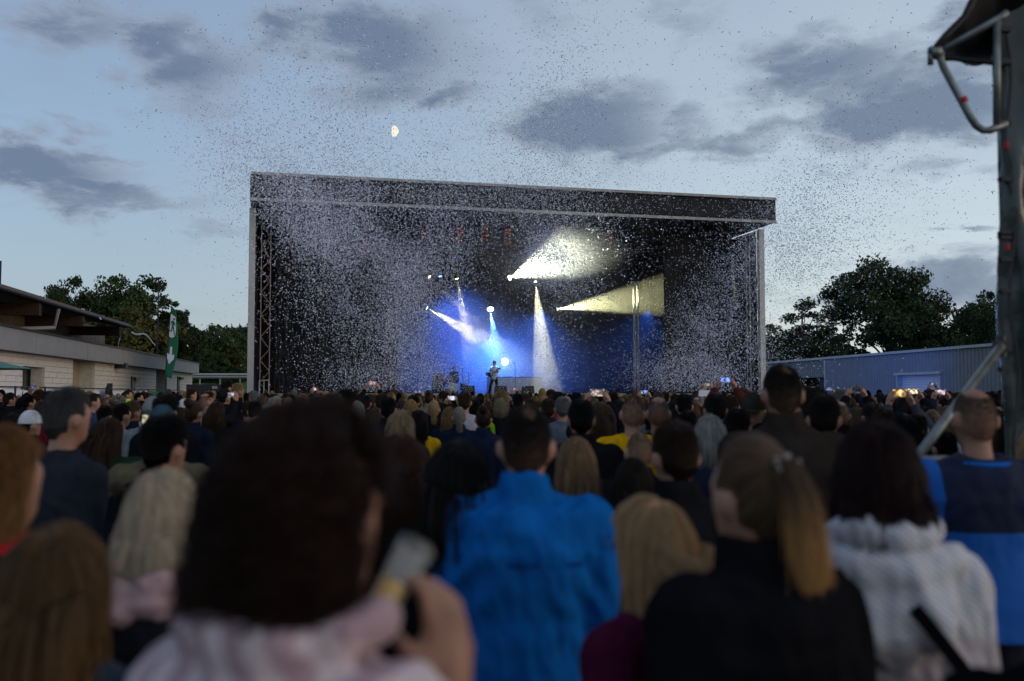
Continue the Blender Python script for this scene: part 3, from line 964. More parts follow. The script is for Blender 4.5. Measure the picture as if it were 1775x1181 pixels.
tree('bushy', 248, 532, 82, .8, L_yel, 'olive-brown bushy tree before the loose-crowned one', GL, 1.15)
tree('bushy', 165, 545, 82, 2.6, L_yel, 'olive bush peeking over the end of the timber roof', GL, 1.0)
i = 0
for (px, yt, Y, k, lm, lab) in [(318, 553, 88, 'oak', L_dark, 'dark tree of the wood closest to the exit flag'),
                                (345, 572, 96, 'oak', L_dark, 'second tree of the wood right of the exit flag'),
                                (372, 560, 104, 'airy', L_mid, 'airy tree in the middle of the wood left of the stage'),
                                (395, 566, 98, 'oak', L_grn, 'green tree of the wood nearest the stage column'),
                                (425, 560, 106, 'bushy', L_mid, 'bushy tree of the wood half hidden by the stage column'),
                                (360, 592, 84, 'slim', L_grn, 'slim fresh green tree at the front of the wood'),
                                (383, 598, 86, 'slim', L_grn, 'second slim fresh green tree at the front of the wood'),
                                (408, 600, 87, 'slim', L_yel, 'olive slim tree at the front of the wood by the stage'),
                                (332, 612, 82, 'bushy', L_dark, 'dark bush at the foot of the wood beside the flag'),
                                (372, 632, 82, 'bushy', L_dark, 'low dark bush above the guard rail'),
                                (412, 634, 83, 'bushy', L_dark, 'low dark bush beside the stage column above the guard rail')]:
    i += 1
    tree(k, px, yt, Y, i * 1.7, lm, lab, GF, 1.0 if k != 'bushy' else .9, 1.5)
# far edge of the wood closing the gaps
q = MB()
g = np.random.default_rng(4)
N = 26000
xx = g.uniform(X_at(170, 120), X_at(500, 120), N); 
tops = np.array([Z_at(575 + 10 * fbm(x * .15, 3), 120) for x in xx])
zz = 1 + (tops - 1) * g.random(N) ** .8; yy = 120 + g.normal(0, 3.5, N)
d1 = g.normal(0, .28, (N, 3)); d2 = g.normal(0, .22, (N, 3)); Pp = np.stack([xx, yy, zz], 1)
me = bpy.data.meshes.new('far_wood')
me.from_pydata(np.stack([Pp - d1, Pp + d2, Pp + d1, Pp - d2], 1).reshape(-1, 3).tolist(), [], np.arange(N * 4).reshape(-1, 4).tolist())
tag(link('far_wood', me, None, None, L_dark), 'dark distant edge of the wood left of the stage', 'wood', kind='stuff')
q = MB(); q.tube((X_at(271, 68), 68, 0), (X_at(271, 68), 68, Z_at(482, 68)), .045)
q.box((X_at(271, 68), 68, Z_at(482, 68)), (.35, .2, .12)); tag(q.build('lamp_pole', M_dark), 'thin dark lamp pole among the trees left of the exit flag', 'pole')

# ================================================================== moon (half lit from the right)
v = pxdir(681.5, 227.5)
mp = CAM + v * 6000
rm = 9.3 / FPX * 6000
q = MB()
rx_ = v.cross(UP).normalized(); uy_ = rx_.cross(v).normalized()
vs = []
n = 24
for j in range(n + 1):
    ph = math.pi * (j / n - .5)
    for i in range(13):
        th = R(-90 + 18) + (math.pi + R(-18)) * i / 12 + 0  # lit longitudes, seen from the camera
        th = R(-17) + R(107) * i / 12
        vs.append(mp + rx_ * (rm * math.cos(ph) * math.sin(th)) + uy_ * (rm * math.sin(ph)) - v * (rm * math.cos(ph) * math.cos(th)))
fs = [(j * 13 + i, j * 13 + i + 1, (j + 1) * 13 + i + 1, (j + 1) * 13 + i) for j in range(n) for i in range(12)]
q.add(vs, fs)
mo = q.build('moon', mat('sunlit_moon', (.02, .02, .02), 1, var=0, spec=0, emit=(1.0, .94, .78), estr=.48))
tag(mo, 'small pale half moon above the stage roof', 'moon')

# ================================================================== scaffold tower at right, wrapped in tarpaulin
M_tarp = mat('dark_green_tarpaulin', (.028, .040, .036), .24, var=.2, vscale=1.5, bump=.004, bscale=14, spec=.5)
M_tarpb = mat('black_tarpaulin', (.008, .008, .01), .55, var=.2)
TY = 4.9
tx0 = P(1748, 640, TY).x
tw_ = thing('scaffold_tower', (tx0, TY, 0), 'dark tarpaulin-wrapped scaffold tower at the right edge with a canopy bracket', 'scaffold')
def tarpf(u, v):
    x = tx0 + u * 2.2
    z = .02 + v * 5.2
    w = .035 * math.sin(u * 22 + v * 5 + 1.5) * math.exp(-u * 2) + .06 * fbm(u * 6, v * 4, 1) + .035 * math.sin((u * 4.5 + v * 2.2) * 9) + .02 * fbm(u * 20, v * 14, 5)
    return Vector((x + .012 * fbm(0, v * 9), TY + w + .06 * math.exp(-u * 30), z))
q = MB(); q.sheet(tarpf, 60, 110, (0, .02, 0)); q.build('tarpaulin', M_tarp, tw_, True)
q = MB(); q.sheet(lambda u, v: Vector((tx0 + .04 + u * 1.35 + .03 * fbm(u * 5, v * 5, 4), TY + .1 + u * 2.2, .02 + v * 5.2)), 20, 40, (.02, 0, 0)); q.build('side_tarpaulin', M_tarp, tw_, True)
for dx_, dy_ in ((.07, .14), (1.35, 2.2)):
    q = MB(); q.tube((tx0 + dx_, TY + dy_, 0), (tx0 + dx_, TY + dy_, 5.3), .0242, 12); q.build('upright_tube', M_steel, tw_)
# leading edge rope and clamps
q = MB(); q.path([P(1744, 60, TY - .03) + Vector((.02 * math.sin(k), 0, -k * .12)) for k in range(28)], .009, 6); q.build('edge_rope', M_dark, tw_)
for py in (52, 108, 214, 311, 405, 411, 450, 505, 640):
    p = P(1742, py, TY - .03)
    q = MB(); q.box(p, (.05, .04, .025)); q.tube(p + Vector((-.035, 0, 0)), p + Vector((.02, 0, 0)), .009, 6); q.build('clamp', M_dark, tw_)
M_redt = mat('red_marking_tape', (.35, .012, .012), .6, var=.05)
for py, px, hh in ((252, 1745, .018), (428, 1746, .015)):
    p = P(px, py, TY - .04)
    q = MB(); q.tube(p - UP * hh, p + UP * hh, .011, 10); q.build('tape', M_redt, tw_)
q = MB(); q.path([P(1741, 505, TY - .05), P(1736, 530, TY - .05), P(1737, 560, TY - .05), P(1742, 600, TY - .05)], .006, 6); q.build('cable', M_dark, tw_)
q = MB(); q.path([P(1739, 310, TY - .05), P(1737, 325, TY - .05), P(1735, 342, TY - .05)], .004, 5); q.build('cable', M_dark, tw_)
# canopy bracket
BY = TY - .25
r = .018
def bent(pts, name, rr=r):
    q = MB(); q.path([P(x, y, BY) for x, y in pts], rr, 12); return q.build(name, M_steel, tw_, True)
bent([(1745, 22), (1735, 30), (1632, 88)], 'bracket_tube')
br = bent([(1631, 86), (1631, 104), (1636, 118), (1683, 205), (1692, 218), (1704, 226), (1716, 226), (1745, 214)], 'bracket_tube')
q = MB(); p = P(1669, 174, BY); q.tube(p - Vector((.006, 0, -.012)), p + Vector((.006, 0, -.012)), .0225, 12); q.build('tape', M_redt, br)
bent([(1728, 32), (1728, 218)], 'bracket_strut')
bent([(1630, 90), (1612, 92)], 'coupler', .03)
bent([(1613, 84), (1613, 112)], 'coupler', .014)
# canopy sheet: from the roof edge down to the outer tube
cn = [P(1612, 96, BY + .02), P(1640, 70, BY + .02), P(1676, 28, BY + .04), P(1690, -10, BY + .05), P(1720, -60, BY + .05), P(1790, -60, BY + .1), P(1790, 112, BY + .3), P(1735, 112, BY + .25), P(1690, 110, BY + .15), P(1640, 101, BY + .05)]
q = MB()
top = [(1612, 96), (1640, 66), (1672, 32), (1690, -8), (1720, -60), (1790, -80)]
def canf(u, v):
    k = u * 5; i = min(4, int(k)); f = k - i
    a = Vector(top[i]) * (1 - f) + Vector(top[i + 1]) * f
    bx = 1612 + (1790 - 1612) * u; by = 100 + 12 * min(1, u * 3) + 3 * math.sin(u * 18)
    pa = P(a.x, a.y, BY + .02); pb = P(bx, by, BY + .9)
    return pa.lerp(pb, v) + Vector((0, 0, -.12 * math.sin(math.pi * v) * u))
q.sheet(canf, 30, 14, (0, 0, .012)); q.build('canopy_sheet', M_tarpb, tw_, True)
q = MB(); q.path([P(1614, 94, BY - .01), P(1640, 62, BY), P(1672, 30, BY), P(1692, -12, BY), P(1720, -70, BY)], .018, 10); q.build('canopy_edge', M_tarpb, tw_, True)
q = MB(); p = P(1700, 111, BY + .05); q.tube(P(1635, 100, BY + .05), P(1742, 112, BY + .05), .012, 8); q.build('canopy_hem', M_tarpb, tw_)
# raking brace
q = MB(); q.tube(P(1735, 601, TY - .12), P(1585, 800, TY - .75), .0215, 14); q.build('raking_brace', M_steel, tw_, True)
q = MB(); p = P(1737, 600, TY - .1); q.box(p, (.07, .06, .05)); q.tube(p - UP * .05, p + UP * .05, .02, 8); q.build('swivel_coupler', M_dark, tw_)
q = MB(); q.tube(P(1583, 800, TY - .78), P(1668, 800, TY - .6), .0242, 14); q.build('horizontal_tube', M_steel, tw_, True)
for s_ in (P(1583, 800, TY - .78),):
    q = MB(); q.tube((s_.x, s_.y, 0), (s_.x, s_.y, s_.z + .05), .0242, 12); q.build('upright_tube', M_steel, tw_, True)

# ================================================================== confetti in the air
def confetti(name, plumes, label, seed, size, m):
    g = np.random.default_rng(seed)
    pts = []
    for (px, py, Y, wx, wy, wd, n) in plumes:
        c = P(px, py, Y)
        k = Y / FPX
        X = g.normal(0, 1, (n, 3)) * np.array([wx * k, wd, wy * k]) + np.array([c.x, c.y, c.z])
        pts.append(X)
    X = np.concatenate(pts)
    # the paper drifts in wisps and clumps
    cl = np.array([fbm(x * .42 + seed, y * .30, z * .50 + .2 * x, 3) for x, y, z in X.tolist()])
    X = X[cl + g.normal(0, .16, len(X)) > -.15]
    X = X[(X[:, 2] > 1.78) & (X[:, 1] > 13.0)]
    # nothing inside the roof band or behind the drapes
    rel = X - np.array(S.o)
    a = rel @ np.array(S.u); b = rel @ np.array(S.n)
    bad = (a > -.5) & (a < SW + .5) & (b > -.35) & (X[:, 2] > Zf - .3)
    bad |= ((a < aL + .3) | (a > aR - .3)) & (b > 1.2) | (b > 2.4) & (a < S.a(695, 4)) | (b > 2.6) & (a > S.a(1190, 3))
    X = X[~bad]
    n = len(X)
    d1 = g.normal(0, 1, (n, 3)); d1 /= np.linalg.norm(d1, axis=1)[:, None]
    d2 = np.cross(d1, g.normal(0, 1, (n, 3))); d2 /= np.linalg.norm(d2, axis=1)[:, None]
    d3 = np.cross(d1, d2)
    L = size * np.exp(g.normal(0, .22, (n, 1))); w = L * .34; bend = L * g.uniform(-.35, .35, (n, 1))
    V = np.stack([X - d1 * L - d2 * w, X - d1 * L + d2 * w, X + d3 * bend + d2 * w, X + d3 * bend - d2 * w, X + d1 * L + d2 * w, X + d1 * L - d2 * w], 1).reshape(-1, 3)
    base = np.arange(n)[:, None] * 6
    F = np.concatenate([base + np.array([[0, 1, 2, 3]]), base + np.array([[3, 2, 4, 5]])], 0)
    me = bpy.data.meshes.new(name)
    me.from_pydata(V.tolist(), [], F.tolist())
    return tag(link(name, me, None, None, m), label, 'confetti', kind='stuff')


M_conf = mat('blue_lit_confetti_paper', (.70, .73, .88), .6, var=0)  # white paper, with the blue of the stage lights tinted into its colour
confetti('confetti', [
    # px   py   Y   spread x, y (photo px)  depth   count
    (610, 450, 33, 70, 75, 5, 24375), (690, 560, 36, 55, 75, 4, 27625), (540, 380, 30, 55, 45, 4, 13000), (735, 420, 34, 60, 65, 5, 17875),
    (480, 330, 30, 35, 35, 4, 4875), (620, 310, 30, 90, 40, 5, 11375), (500, 260, 30, 50, 35, 4, 2925), (640, 220, 28, 100, 50, 5, 4875), (600, 120, 26, 120, 60, 5, 1300),
    (810, 330, 34, 70, 30, 5, 8125), (950, 345, 36, 70, 26, 4, 7312), (960, 230, 30, 45, 60, 5, 4550), (1010, 130, 27, 55, 60, 4, 1137), (860, 240, 30, 90, 50, 5, 3575),
    (1070, 350, 34, 60, 30, 4, 1950), (1130, 430, 38, 50, 50, 4, 1137),
    (690, 650, 40, 75, 25, 4, 10562), (880, 600, 40, 60, 60, 5, 2925)],
    'huge cloud of white paper confetti filling the air over the left half of the stage', 21, .0195, M_conf)
confetti('confetti', [
    (1260, 605, 36, 45, 50, 4, 15437), (1200, 650, 40, 55, 26, 4, 8937), (1275, 510, 36, 30, 45, 4, 6825), (1230, 540, 42, 40, 30, 2, 3575),
    (1390, 390, 30, 60, 60, 5, 8125), (1440, 300, 27, 65, 50, 5, 2275), (1380, 470, 30, 45, 40, 4, 4225), (1430, 180, 22, 80, 60, 4, 682), (1200, 120, 24, 120, 60, 4, 520),
    (1335, 430, 32, 40, 50, 4, 3900), (1110, 630, 42, 50, 40, 4, 1625), (1500, 640, 26, 70, 50, 4, 81), (1250, 250, 30, 110, 60, 4, 975)],
    'cloud of white paper confetti drifting over the right side of the stage', 22, .0195, M_conf)
confetti('confetti', [
    (950, 448, 44.8, 26, 24, 1.4, 9750), (985, 470, 44.8, 50, 45, 2, 5200), (950, 610, 47, 24, 50, 1.5, 3900), (1000, 415, 44.5, 45, 35, 2, 2437)],
    'dense confetti burst glowing in the white beam at centre stage', 23, .028, M_conf)

# ================================================================== people: shared bodies, clothes and hair
def loft(self, rings, n=20):
    vs, fs = [], []
    for (x, y, z, rx, ry) in rings:
        for i in range(n):
            t = 2 * math.pi * i / n
            c, s = math.cos(t), math.sin(t)
            e = .85
            vs.append((x + rx * math.copysign(abs(c) ** e, c), y + ry * math.copysign(abs(s) ** e, s), z))
    m = len(rings)
    for j in range(m - 1):
        for i in range(n):
            fs.append((j * n + i, j * n + (i + 1) % n, (j + 1) * n + (i + 1) % n, (j + 1) * n + i))
    fs += [tuple(range(n - 1, -1, -1)), tuple(range((m - 1) * n, m * n))]
    self.add(vs, fs)


def limb(self, pts, rs, n=12):
    self.path(pts, rs, n)
    for p, r in zip(pts, rs): self.ell(p, (r, r, r), 12, 8)


MB.loft = loft
MB.limb = limb


def remesh(mb, voxel, name, smooth=3, disp=None):
    """one continuous surface from overlapping closed shapes"""
    me = mb.mesh('tmp')
    ob = bpy.data.objects.new('tmp', me)
    COL.objects.link(ob)
    md = ob.modifiers.new('r', 'REMESH'); md.mode = 'VOXEL'; md.voxel_size = voxel; md.use_smooth_shade = True
    if smooth:
        sm = ob.modifiers.new('s', 'SMOOTH'); sm.factor = .5; sm.iterations = smooth
    dg = bpy.context.evaluated_depsgraph_get()
    out = bpy.data.meshes.new_from_object(ob.evaluated_get(dg))
    out.name = name
    bpy.data.objects.remove(ob)
    bpy.data.meshes.remove(me)
    if disp is not None:
        n = len(out.vertices)
        co = np.empty(n * 3, 'f'); no = np.empty(n * 3, 'f')
        out.vertices.foreach_get('co', co); out.vertices.foreach_get('normal', no)
        co = co.reshape(-1, 3); no = no.reshape(-1, 3)
        d = np.array([disp(*c) for c in co.tolist()], 'f')
        co += no * d[:, None]
        out.vertices.foreach_set('co', co.ravel())
    out.polygons.foreach_set('use_smooth', [True] * len(out.polygons))
    out.materials.clear()
    out.update()
    return out


HC = np.array([0, .010, 1.632]); HR = np.array([.078, .099, .120])


def is_scalp(d, short=False):
    """directions of the skull that carry hair"""
    x, y, z = d[:, 0], d[:, 1], d[:, 2]
    face = (y > .30 + .25 * np.clip(z, -1, 0)) & (z < .50 + .2 * np.abs(x))
    nape = z < -.62 + .25 * np.clip(np.abs(x) - .3, 0, 1) - .1 * (y < -.6)
    ear = (np.abs(x) > .72) & (z < .12) & (y > -.38)
    return ~(face | nape | ear)


def arm_pts(pose, sx, fem):
    w = .158 if fem else .182
    sh = (sx * w, -.012, 1.395)
    if pose == 'phone':
        return [sh, (sx * .255, .235, 1.47), (sx * .115, .40, 1.735), (sx * .088, .425, 1.80)]
    if pose == 'phone_high':
        return [sh, (sx * .25, .20, 1.58), (sx * .12, .30, 1.83), (sx * .088, .315, 1.90)]
    if pose == 'phone_one' and sx > 0:
        return [sh, (sx * .26, .20, 1.40), (sx * .20, .36, 1.63), (sx * .185, .385, 1.70)]
    if pose == 'drink' and sx > 0:
        return [sh, (.26, .17, 1.16), (.138, .118, 1.395), (.122, .126, 1.462)]
    if pose == 'guitar':
        if sx > 0: return [sh, (.27, .02, 1.16), (.12, .23, 1.07), (.06, .25, 1.05)]
        return [sh, (-.27, .10, 1.15), (-.36, .28, 1.25), (-.37, .30, 1.30)]
    if pose == 'drum':
        return [sh, (sx * .25, .05, 1.14), (sx * .2, .32, 1.12), (sx * .17, .40, 1.13)]
    return [sh, (sx * (w + .050), -.045, 1.115), (sx * (w + .062), .045, .885), (sx * (w + .058), .065, .82)]


def add_hand(q, wrist, hand, sx, grip=None, pose='down'):
    """palm, four bent fingers of different lengths and a thumb"""
    w, h = Vector(wrist), Vector(hand)
    d = (h - w).normalized()
    if pose.startswith('phone'):
        across = Vector((0, -1, 0)); curl = Vector((-sx, 0, 0))
    elif pose == 'drink':
        d = Vector((-.22, .30, .92)).normalized(); across = Vector((-.25, -.92, .25)); curl = Vector((-1, .25, 0)).normalized()
        h = w + d * .075
    elif pose == 'guitar':
        across = UP if abs(d.z) < .8 else Vector((0, 1, 0)); curl = Vector((0, 1, 0)) if sx > 0 else Vector((1, 0, 0))
    else:
        across = Vector((0, 1, 0)); curl = Vector((-sx, 0, 0))
    across = (across - d * across.dot(d)).normalized()
    q.limb([w, w.lerp(h, .8), h + d * .02], [.027, .034, .032])
    q.limb([h - across * .024, h + across * .024], [.022, .022])
    for k, (o, L) in enumerate(((-.034, .060), (-.0115, .074), (.0115, .078), (.034, .068))):
        b = h + across * o + d * .028
        m1 = b + d * (L * .5) + curl * .006
        m2 = m1 + (d * .6 + curl * .8).normalized() * (L * .38)
        m3 = m2 + (d * .1 + curl).normalized() * (L * .26)
        q.limb([b, m1, m2, m3], [.0098, .0092, .0086, .0074], 8)
    b = h + across * .040 - d * .025
    m1 = b + (across * .6 + d * .5 + curl * .5).normalized() * .036
    m2 = m1 + (d * .8 + curl * .6).normalized() * .03
    q.limb([b, m1, m2], [.0125, .011, .009], 8)


TORSO_M = [(0, 0, .84, .150, .100), (0, 0, .92, .168, .115), (0, 0, 1.02, .158, .105), (0, 0, 1.12, .150, .102), (0, -.005, 1.22, .162, .112),
           (0, -.012, 1.32, .178, .116), (0, -.014, 1.385, .172, .100), (0, -.016, 1.43, .115, .080), (0, -.012, 1.47, .070, .064)]
TORSO_F = [(0, 0, .84, .155, .105), (0, 0, .92, .172, .120), (0, 0, 1.02, .148, .102), (0, 0, 1.12, .132, .095), (0, 0, 1.22, .145, .108),
           (0, -.008, 1.32, .155, .110), (0, -.012, 1.385, .150, .092), (0, -.014, 1.43, .098, .072), (0, -.010, 1.47, .060, .058)]
_fig = {}


def legs(q, pose, f, infl=0.0, foot=True):
    for sx in (-1, 1):
        st = .0
        hip, kn, an = (sx * .088, 0, .88), (sx * .095, .015, .49), (sx * .100, -.025, .09)
        if pose == 'guitar':
            if sx < 0: kn, an = (-.15, .02, .49), (-.19, -.03, .09)
            else: kn, an = (.16, .10, .50), (.30, .02, .10)
        if pose == 'drum':
            kn, an = (sx * .2, .38, .55), (sx * .2, .36, .10)
        q.limb([hip, tuple(Vector(hip).lerp(Vector(kn), .5)), kn, tuple(Vector(kn).lerp(Vector(an), .35)), an],
               [.090 + infl, .076 + infl, .055 + infl, .054 + infl, .038 + infl * 1.3])
        if foot:
            q.ell((an[0], an[1] + .06, .045), (.046, .13, .045))
    return q


def figure(pose='down', fem=False, voxel=.012, broad=1.0):
    key = (pose, fem, voxel, broad)
    if key in _fig: return _fig[key]
    q = MB()
    q.ell(HC, HR * .985, 24, 16)
    q.ell((0, .040, 1.575), (.055, .066, .068))                     # jaw
    q.ell((0, .100, 1.612), (.013, .022, .022)); q.ell((0, .108, 1.60), (.014, .014, .011))      # nose
    q.ell((0, .086, 1.655), (.06, .022, .012))                       # brow
    q.ell((0, .096, 1.568), (.024, .013, .010))                      # lips
    for sx in (-1, 1):
        q.ell((sx * .083, -.004, 1.620), (.013, .025, .035))
        q.ell((sx * .032, .094, 1.632), (.014, .010, .010))
    nr = .047 if fem else .056
    q.limb([(0, -.018, 1.42), (0, -.010, 1.50), (0, .006, 1.575)], [nr + .012, nr, nr])
    T = TORSO_F if fem else TORSO_M
    q.loft([(x, y, z, rx * broad, ry * (1 + (broad - 1) * 1.3)) for x, y, z, rx, ry in T])
    for sx in (-1, 1):
        a = arm_pts(pose, sx, fem)
        k = .88 if fem else 1.0
        q.limb([a[0], tuple(Vector(a[0]).lerp(Vector(a[1]), .5)), a[1], tuple(Vector(a[1]).lerp(Vector(a[2]), .4)), a[2]],
               [.060 * k, .047 * k, .040 * k, .039 * k, .027 * k])
        hp = pose if (pose in ('guitar', 'drum') or pose.startswith('phone') and (pose != 'phone_one' or sx > 0) or (pose == 'drink' and sx > 0)) else 'down'
        add_hand(q, a[2], a[3], sx, pose=hp)
    legs(q, pose, fem)
    me = remesh(q, voxel, 'body', 2)
    n = len(me.polygons)
    c = np.empty(n * 3, 'f'); me.polygons.foreach_get('center', c); c = c.reshape(-1, 3)
    d = (c - HC) / HR; r = np.linalg.norm(d, axis=1); d /= r[:, None]
    idx = (is_scalp(d) & (r < 1.12) & (c[:, 2] > 1.54)).astype('i')
    me.materials.append(None); me.materials.append(None)
    me.polygons.foreach_set('material_index', idx)
    _fig[key] = me
    return me


def wrinkle(seed, amp):
    """folds of worn cloth: long hanging folds, pulls from the armpits, bunching at waist and elbows"""
    def f(x, y, z):
        ax = abs(x)
        k = amp * 1.1 * fbm(x * 9 + seed + z * 2.0, y * 9, z * 3.4 + seed, 3)
        arm = math.exp(-((ax - .17) / .09) ** 2 - ((z - 1.24) / .10) ** 2)
        k += amp * .8 * arm * math.sin(ax * 46 + z * 40 + 4 * fbm(x * 4, seed, z * 4, 2))
        w = max(0, min(1, (1.16 - z) * 5))
        k += amp * .25 * w * math.sin(z * 30 + 12 * ax + 6 * fbm(x * 4 + seed, y * 4, z * 3, 2))
        k += amp * .16 * max(0, min(1, (z - 1.2) * 6)) * math.sin(x * 38 + 7 * fbm(x * 4, seed, z * 3, 2)) * (ax < .2)
        return k
    return f


_top = {}


def garment(style='jacket', pose='down', fem=False, voxel=.013, broad=1.0, seed=0, amp=.007):
    """coat or shirt: torso, sleeves and collar or hood in one piece"""
    key = (style, pose, fem, voxel, broad, seed)
    if key in _top: return _top[key]
    q = MB()
    inf = {'shirt': .012, 'jacket': .026, 'hoodie': .024, 'parka': .034, 'striped': .024}[style]
    T = TORSO_F if fem else TORSO_M
    low = .70 if style in ('parka',) else .78
    rings = [(0, 0, low, (.175 if fem else .172) * broad + inf, .118 * broad + inf)]
    for x, y, z, rx, ry in T[1:-1]:
        if not fem or style in ('jacket', 'parka', 'hoodie', 'striped'):
            rx = max(rx, .150 if fem else .162)
        rings.append((x, y, z, rx * broad + inf, ry * (1 + (broad - 1) * 1.3) + inf))
    rings.append((0, -.012, 1.462, .075 + inf * .6, .068 + inf * .6))
    q.loft(rings, 28)
    for sx in (-1, 1):
        a = [Vector(p) for p in arm_pts(pose, sx, fem)]
        k = .9 if fem else 1.0
        a[0] = a[0] + Vector((sx * .012 * (broad - .2), 0, -.005))
        e = a[1].lerp(a[2], .62 if pose == 'drink' and sx > 0 else .93)
        q.limb([a[0], a[0].lerp(a[1], .5), a[1], a[1].lerp(a[2], .45), e], [(.062 * k + inf) * (.96 + .04 * broad), .052 * k + inf, .046 * k + inf, .043 * k + inf, .034 * k + inf * .8])
        q.limb([(sx * .07, -.014, 1.445), tuple(a[0] + Vector((-sx * .02, 0, .012)))], [.045 + inf * .4, .052 + inf * .5])
    if style in ('jacket', 'parka'):          # stand-up collar
        q.loft([(0, -.012, 1.42, .098 + inf * .5, .088 + inf * .5), (0, -.010, 1.47, .080 + inf * .4, .078 + inf * .4), (0, -.004, 1.548, .066 + inf * .35, .070 + inf * .35)], 24)
    if style == 'shirt':
        q.loft([(0, -.014, 1.43, .09, .08), (0, -.010, 1.475, .075, .072), (0, -.008, 1.50, .070, .068)], 24)
    if style in ('hoodie', 'striped', 'parka'):         # hood lying on the back
        big = 1.35 if style == 'striped' else 1.0
        n = 9
        pts = []
        for i in range(n):
            t = math.pi * (1.08 - 2 * 1.08 * 0 - 1.16 * i / (n - 1)) + math.pi * .08
            pts.append((.118 * math.cos(t) * big, -.02 - .085 * abs(math.sin(t)) * big, 1.445 + .012 * math.cos(2 * t)))
        if style == 'striped':
            q.limb([(.112 * math.cos(math.pi * (1 + i / 10)), -.012 + .108 * math.sin(math.pi * (1 + i / 10)), 1.522 - .01 * math.cos(i)) for i in range(11)], [.026 + .016 * math.sin(math.pi * i / 10) for i in range(11)])
        q.limb(pts, [.030 + .014 * math.sin(math.pi * i / (n - 1)) * big for i in range(n)])
        q.loft([(0, -.115 * big, 1.27 - .03 * big, .02, .012), (0, -.128 * big, 1.31, .085 * big, .038), (0, -.130, 1.37, .115 * big, .048 * big), (0, -.110, 1.43, .105 * big, .050), (0, -.085, 1.465, .08, .035)], 20)
    w = wrinkle(seed * 3.7 + 1.3, amp)
    me = remesh(q, voxel, 'top', 3 if style != 'parka' else 2, w)
    _top[key] = me
    me.materials.append(None)
    return me


_tr = {}


def trousers(pose='down', fem=False):
    key = (pose, fem)
    if key not in _tr:
        q = MB()
        legs(q, pose, fem, .014, foot=False)
        q.loft([(0, 0, .78, .165, .115), (0, 0, .88, .18, .128), (0, 0, .96, .172, .12)], 20)
        me = remesh(q, .016, 'trousers', 2, wrinkle(5, .005)); me.materials.append(None)
        _tr[key] = me
    return _tr[key]


def shoes_mesh(pose):
    key = ('shoes', pose)
    if key not in _tr:
        q = MB()
        for sx in (-1, 1):
            an = (sx * .100, -.025)
            if pose == 'guitar': an = (-.19, -.03) if sx < 0 else (.30, .02)
            if pose == 'drum': an = (sx * .2, .36)
            q.ell((an[0], an[1] + .062, .048), (.054, .14, .05)); q.ell((an[0], an[1], .09), (.05, .06, .06))
        me = q.mesh('shoes', smooth=True); me.materials.append(None)
        _tr[key] = me
    return _tr[key]


# ------------------------------------------------------------------ hair: real strands
_hair = {}


